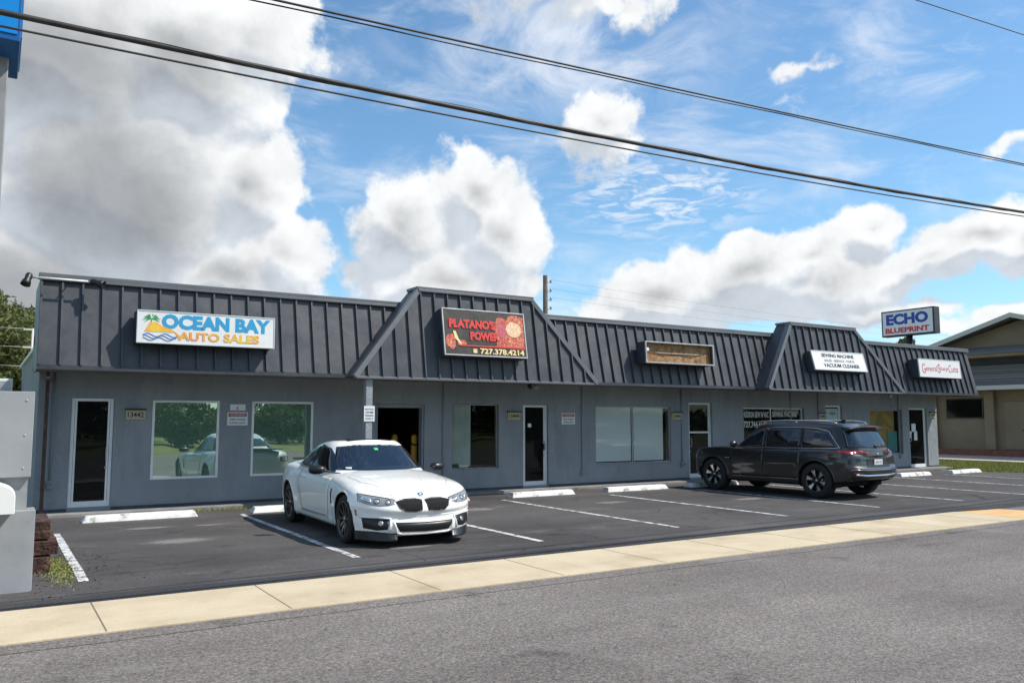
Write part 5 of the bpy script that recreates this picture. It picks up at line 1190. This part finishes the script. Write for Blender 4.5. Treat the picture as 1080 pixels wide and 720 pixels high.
# front: headlamps, kidneys, intakes
for s in (1,-1):
    hl=car.patch('headlight',[(.40,.575),(.50,.555),(.62,.552),(.74,.57),(.835,.61)],[(.395,.622),(.50,.645),(.62,.667),(.74,.688),(.82,.70)],'front',M['lampglass'],off=.004,nu=24,nv=8,side=s)
    for cx,cz_ in ((.50,.600),(.635,.615)): 
        disc_on(car,'lamp_ring',(cx,cz_),'front',.042,M['lampdark'],hl,sg=s,ring=.010,off=.0045,th=.004)
        disc_on(car,'lamp_lens',(cx,cz_),'front',.022,M['lampbright'],hl,sg=s,off=.0045,th=.006)
    car.patch('lamp_strip',[(.70,.595),(.80,.630)],[(.70,.655),(.79,.68)],'front',M['lampbright'],off=.008,nu=8,nv=3,parent=hl,side=s)
    car.line('lamp_brow',[(.39,.626),(.50,.652),(.62,.674),(.74,.695),(.82,.708)],'front',M['trim'],r=.006,sides=(s,),parent=hl)
    k=car.patch('kidney_grille',[(.055,.492),(.15,.474),(.28,.482),(.355,.530)],[(.03,.612),(.12,.628),(.27,.626),(.385,.600)],'front',M['well'],off=.002,nu=18,nv=8,side=s)
    for q in range(1,9):
        u=q/9; x0=.055+(.345-.055)*u; x1=.035+(.37-.035)*u
        car.line('slat',[(x0,.49+.03*max(0,u-.6)),(x1,.615)],'front',M['well'],r=.004,off=.004,sides=(s,),parent=k,dens=.05)
    car.line('kidney_rim',[(.050,.488),(.15,.469),(.285,.477),(.362,.527),(.392,.603),(.27,.632),(.12,.634),(.024,.615)],'front',M['trim'],r=.007,off=.004,sides=(s,),parent=k,closed=True)
    sp=car.patch('side_intake',[(.52,.245),(.64,.235),(.78,.26)],[(.49,.375),(.64,.39),(.80,.395)],'front',M['trim'],off=.003,nu=14,nv=6,side=s)
    car.line('intake_rim',[(.50,.225),(.47,.385),(.64,.408),(.815,.408)],'front',M['cwhite'],r=.014,off=.004,sides=(s,),parent=sp)
    disc_on(car,'fog_lamp',(.60,.325),'front',.035,M['lampglass'],sp,sg=s,off=.006)
    # splitter winglet
    b=MB(); pts=[]
    bot=[];top=[]
    for q in range(15):
        y=.40+.47*q/14
        h=car.ray((5,s*y,.20),(-1,0,0))
        if h: pts.append(h[0])
    vs=[];fs=[]
    for i,p in enumerate(pts):
        e=.055*math.sin(math.pi*min(1,.25+i/len(pts)))+.01; up=.05+.10*(i/len(pts))**1.5
        vs+=[(p.x-.05,p.y,.105),(p.x+e,p.y*1.012,.10),(p.x+e*.9,p.y*1.012,.125),(p.x+.006,p.y*1.004,.16+up*.7)]
    for i in range(len(pts)-1):
        for a in range(4): fs.append((i*4+a,i*4+(a+1)%4,(i+1)*4+(a+1)%4,(i+1)*4+a))
    fs+=[(0,1,2,3),tuple((len(pts)-1)*4+a for a in range(4))]
    b.add(vs,fs,0,False); b.build('splitter',M['trim'],R1,bevel=.004)
car.patch('lower_intake',[(-.36,.215),(0,.205),(.36,.215)],[(-.44,.335),(0,.325),(.44,.335)],'front',M['trim'],off=.003,nu=30,nv=6)
car.line('bumper_lip',[(-.44,.345),(-.395,.20),(-.33,.185),(0,.18),(.33,.185),(.395,.20),(.44,.345)],'front',M['cwhite'],r=.016,off=.004)
h=car.ray((5,0,.655),(-1,0,0))
h=car.ray((2.04,0,5),(0,0,-1))
if h:
    q=h[1].to_track_quat('Z','Y').to_matrix().to_4x4(); Mx=Matrix.Translation(h[0]+h[1]*.001)@q
    def em(name,f,mat,par=None):
        b=MB(); f(b); b.v=[tuple(Mx@Vector(v)) for v in b.v]; return b.build(name,mat,par or R1)
    e_=em('badge',lambda b:b.lathe([(0,.004),(.036,.004),(.041,.0)],2,24),M['trim'])
    em('badge_ring',lambda b:b.lathe([(.036,.004),(.039,.008),(.042,.0)],2,24),M['chrome'],e_)
    def quad(k,m_): em('badge_quarter',lambda b:b.add([(0,0,.0052)]+[(.026*math.cos(k*math.pi/2+a*math.pi/16),.026*math.sin(k*math.pi/2+a*math.pi/16),.0052) for a in range(9)],[tuple(range(10))]),m_,e_)
    quad(0,M['white2']);quad(1,simple('badge_blue',(.02,.15,.55),.3));quad(2,M['white2']);quad(3,bpy.data.materials['badge_blue'])
car.patch('tail_light',[(.55,.74),(.86,.72)],[(.55,.86),(.84,.88)],'rear',M['red'],both=True)
b=MB(); b.box(-2.30,-2.12,-.60,.60,1.03,1.045); b.v=[(x,y,z+.02*(x<-2.2)-.03*(abs(y)/.6)**2) for x,y,z in b.v]; b.build('boot_spoiler',M['trim'],R1,bevel=.005)
# interior hints
# ------------------------------------------------------------------ dark SUV
R2=empty('parked_car',(16.22,13.40,0),R(93.5),'dark charcoal SUV with roof rails parked nose in','car')
SP=dict(W=.965,Lf=2.20,Lr=-2.36,xN=1.76,xT=-1.95,n=3.6,wheels=(1.42,-1.44),wr=.385,ar=.44,flare=.020,lip=.020,
  zt=[(-2.38,.95),(-2.25,1.03),(-1.8,1.065),(-.8,1.065),(.3,1.05),(.9,1.05),(1.3,1.045),(1.7,1.02),(2.0,.98),(2.2,.92)],
  zb=[(-2.38,.42),(-1.9,.33),(-1,.27),(1,.27),(1.9,.30),(2.35,.36)],
  crown=[(-2.4,.02),(-1,.04),(.8,.045),(1.6,.05),(2.1,.04),(2.35,.0)],
  wf=[(0,.90),(.05,.955),(.2,.975),(.4,.985),(.6,1.0),(.75,.995),(.85,.975),(.94,.955),(1,.92)],
  nose=[(0,-.08),(.1,.0),(.3,.03),(.5,.01),(.7,.02),(.9,0),(1,-.04)],
  tail=[(0,.10),(.12,.0),(.3,-.05),(.45,-.05),(.55,.0),(.7,.02),(.88,.03),(1,.08)],
  pw=[(-2.38,.95),(-1.9,.99),(-1,1.0),(1,.995),(1.8,.98),(2.35,.94)],
  gh=dict(z0=.95,zr=[(-2.6,1.49),(-2.3,1.565),(-2.0,1.605),(-1.2,1.645),(-.4,1.66),(.2,1.64),(.8,1.52),(1.3,1.3)],
     xf=[(0,1.28),(.15,1.12),(.4,.85),(.65,.62),(.85,.46),(.95,.36),(1,.26)],
     xr=[(0,-2.32),(.15,-2.31),(.4,-2.24),(.7,-2.13),(.88,-2.06),(.96,-2.02),(1,-1.95)],
     hw=[(0,.90),(.15,.885),(.3,.865),(.5,.82),(.7,.77),(.85,.735),(.94,.70),(1,.64)],n=5.0,bow=.035,crown=.02,
     taper=lambda x: 1-.05*max(0,-x-.6)-.03*max(0,x-.3)))
suv=Car(SP,R2,M['cdark'])
for x in SP['wheels']:
    for s in (1,-1): wheel(R2,x,s,.965,.385,.26,.255,'six')
suv.patch('side_window',[(.80,1.08),(.3,1.085),(-.02,1.09)],[(.78,1.10),(.48,1.30),(.12,1.465),(-.02,1.495)],'side',M['cglass2'],both=True,drop=.002)
suv.patch('side_window',[(-.08,1.09),(-.5,1.095),(-.98,1.10)],[(-.08,1.505),(-.5,1.52),(-.98,1.515)],'side',M['cglass'],both=True,drop=.002)
suv.patch('quarter_window',[(-1.04,1.102),(-1.4,1.105),(-1.85,1.115)],[(-1.04,1.512),(-1.35,1.495),(-1.60,1.44)],'side',M['cglass'],both=True,drop=.002)
for a_ in (-.05,-1.01): suv.patch('door_pillar',[(a_+.045,1.075),(a_-.045,1.075)],[(a_+.045,1.525),(a_-.045,1.525)],'side',M['trim'],off=.002,both=True,nu=3,drop=.002)
suv.line('chrome_window_trim',[(.74,1.15),(.50,1.325),(.13,1.49),(-.3,1.535),(-.98,1.54),(-1.40,1.517),(-1.64,1.458),(-1.93,1.10)],'side',M['chrome'],r=.008,off=.003,sides=(1,-1))
suv.line('belt_trim',[(.80,1.062),(0,1.07),(-1.0,1.08),(-1.93,1.095)],'side',M['chrome'],r=.006,off=.003,sides=(1,-1))
suv.patch('windscreen',[(-.76,1.12),(0,1.12),(.76,1.12)],[(-.66,1.52),(0,1.55),(.66,1.52)],'front',M['cglass2'],nu=30)
rw=suv.patch('rear_window',[(-.72,1.115),(0,1.10),(.72,1.115)],[(-.62,1.47),(0,1.49),(.62,1.47)],'rear',M['cglass2'],nu=30,nv=10)
h=suv.ray((-5,0,1.13),(1,0,0)); x0=h[0].x
b=MB(); b.tube([(x0-.02,.03,1.135),(x0-.02,-.15,1.16),(x0-.02,-.33,1.17)],.010,6); b.lathe([(0,0),(.03,0),(.035,.03),(0,.035)],0,12,c=(x0-.03,.03,1.13)); b.build('wiper',M['trim'],rw)
# spoiler
b=MB(); vs=[];fs=[]
ns=18
for i in range(ns+1):
    y=-.64+1.28*i/ns; e=(abs(y)/.64)**3
    vs+=[(-1.90,y,1.622-.05*e),(-2.17+.05*e,y,1.575-.05*e),(-2.175+.05*e,y,1.55-.05*e),(-1.98,y,1.50-.05*e)]
for i in range(ns):
    for a in range(4): fs.append((i*4+a,i*4+(a+1)%4,(i+1)*4+(a+1)%4,(i+1)*4+a))
fs+=[(0,1,2,3),tuple(ns*4+a for a in range(4))]
b.add(vs,fs,0,False); spo=b.build('roof_spoiler',M['cdark'],R2,bevel=.006)
b=MB(); b.box(-2.18,-2.174,-.18,.18,1.552,1.565); b.build('brake_light',M['red'],spo)
for s in (1,-1):
    b=MB(); b.tube([(.35,s*.60,1.635),(.30,s*.60,1.67),(-.5,s*.605,1.70),(-1.5,s*.585,1.685),(-1.72,s*.58,1.655),(-1.76,s*.58,1.62)],.015,8); b.box(-.75,-.69,s*.60-.014,s*.60+.014,1.63,1.695); b.build('roof_rail',M['chrome'],R2)
b=MB(); b.prism([(-1.62,1.64),(-1.42,1.655),(-1.55,1.715),(-1.61,1.715)],1,-.02,.02); b.build('antenna',M['trim'],R2,bevel=.006)
# rear
suv.patch('tail_light',[(.30,.985),(.6,.975),(.90,.965)],[(.30,1.015),(.6,1.045),(.89,1.055)],'rear',M['red'],both=True,nu=20)
suv.patch('tail_light_side',[(-2.30,.985),(-1.96,1.005)],[(-2.30,1.055),(-1.90,1.045)],'side',M['red'],both=True,nu=10,nv=4)
suv.patch('rear_panel',[(-.44,.70),(0,.69),(.44,.70)],[(-.40,.90),(0,.91),(.40,.90)],'rear',M['trim'],off=.002,nu=20)
h=suv.ray((-5,0,.80),(1,0,0)); x0=h[0].x
b=MB(); b.box(x0-.022,x0-.008,-.16,.16,.74,.86); lp=b.build('licence_plate',M['white2'],R2,bevel=.004)
text_obj('lettering','AB5 42F',(x0-.0225,.125,.775),(0,-1,0),(0,0,1),.05,M['txtgrey'],lp,width=.25,thick=.001,bold=.02)
suv.line('tailgate_trim',[(-.62,.95),(-.3,.935),(.3,.935),(.62,.95)],'rear',M['chrome'],r=.007,off=.003)
suv.line('bumper_chrome',[(-.78,.545),(-.5,.52),(0,.515),(.5,.52),(.78,.545)],'rear',M['chrome'],r=.024,off=.0)
suv.patch('reflector',[(.62,.535),(.83,.55)],[(.62,.575),(.83,.59)],'rear',M['red'],both=True,nu=8,nv=3,off=.012)
suv.line('bumper_line',[(-.86,.655),(-.4,.64),(.4,.64),(.86,.655)],'rear',M['chrome'],r=.005,off=.002)
suv.patch('lower_bumper',[(-.80,.435),(0,.43),(.80,.435)],[(-.82,.50),(0,.49),(.82,.50)],'rear',M['trim'],off=.006,nu=24,nv=4)
disc_on(suv,'badge',(.0,.965),'rear',.03,M['chrome'],R2)
for s in (1,-1):
    b=MB(); nl=[(-.12,.0),(-.09,.06),(-.03,.085),(.04,.08),(.09,.05),(.11,.0)]
    b.lathe([(max(r_,.0005),a) for a,r_ in nl],1,18); b.v=[(.70+vx*.9,s*1.06+s*vy,1.14+vz*.95) for vx,vy,vz in b.v]; b.tube([(.74,s*.90,1.09),(.71,s*1.0,1.11)],.025,8); b.build('mirror',M['cdark'],R2)
for (xa,xb,xc,xd) in ((.86,.90,-.04,-.04),(-.06,-.06,-1.02,-1.04)):
    suv.patch('door',[(xa,.40),(xc,.40)],[(xb,1.045),(xd,1.06)],'side',M['cdark'],off=.003,drop=.02,both=True,nu=30,nv=14)
suv.line('panel_gap',[(-.05,.38),(-.05,1.065)],'side',M['well'],r=.004,off=0,sides=(1,-1))
suv.line('panel_gap',[(.88,.38),(.92,1.05)],'side',M['well'],r=.004,off=0,sides=(1,-1))
suv.line('panel_gap',[(-1.00,.38),(-1.03,.8),(-1.16,.98),(-1.10,1.065)],'side',M['well'],r=.004,off=0,sides=(1,-1))
for x in (.02,-.86): suv.line('door_handle',[(x+.07,.955),(x-.11,.96)],'side',M['cdark'],r=.014,off=.014,sides=(1,-1))
suv.line('side_moulding',[(.86,.395),(0,.39),(-.98,.395)],'side',M['chrome'],r=.007,off=.003,sides=(1,-1))
suv.line('rocker',[(.98,.31),(0,.30),(-.98,.31)],'side',M['trim'],r=.028,off=-.006,sides=(1,-1))
suv.patch('fender_badge',[(1.06,.80),(.93,.80)],[(1.06,.815),(.93,.815)],'side',M['chrome'],off=.004,nu=4,nv=2,both=True)
suv.patch('headlight',[(.50,.82),(.88,.80)],[(.50,.88),(.86,.88)],'front',M['lampglass'],both=True)
suv.patch('front_grille',[(-.46,.70),(.46,.70)],[(-.46,.86),(.46,.86)],'front',M['trim'])
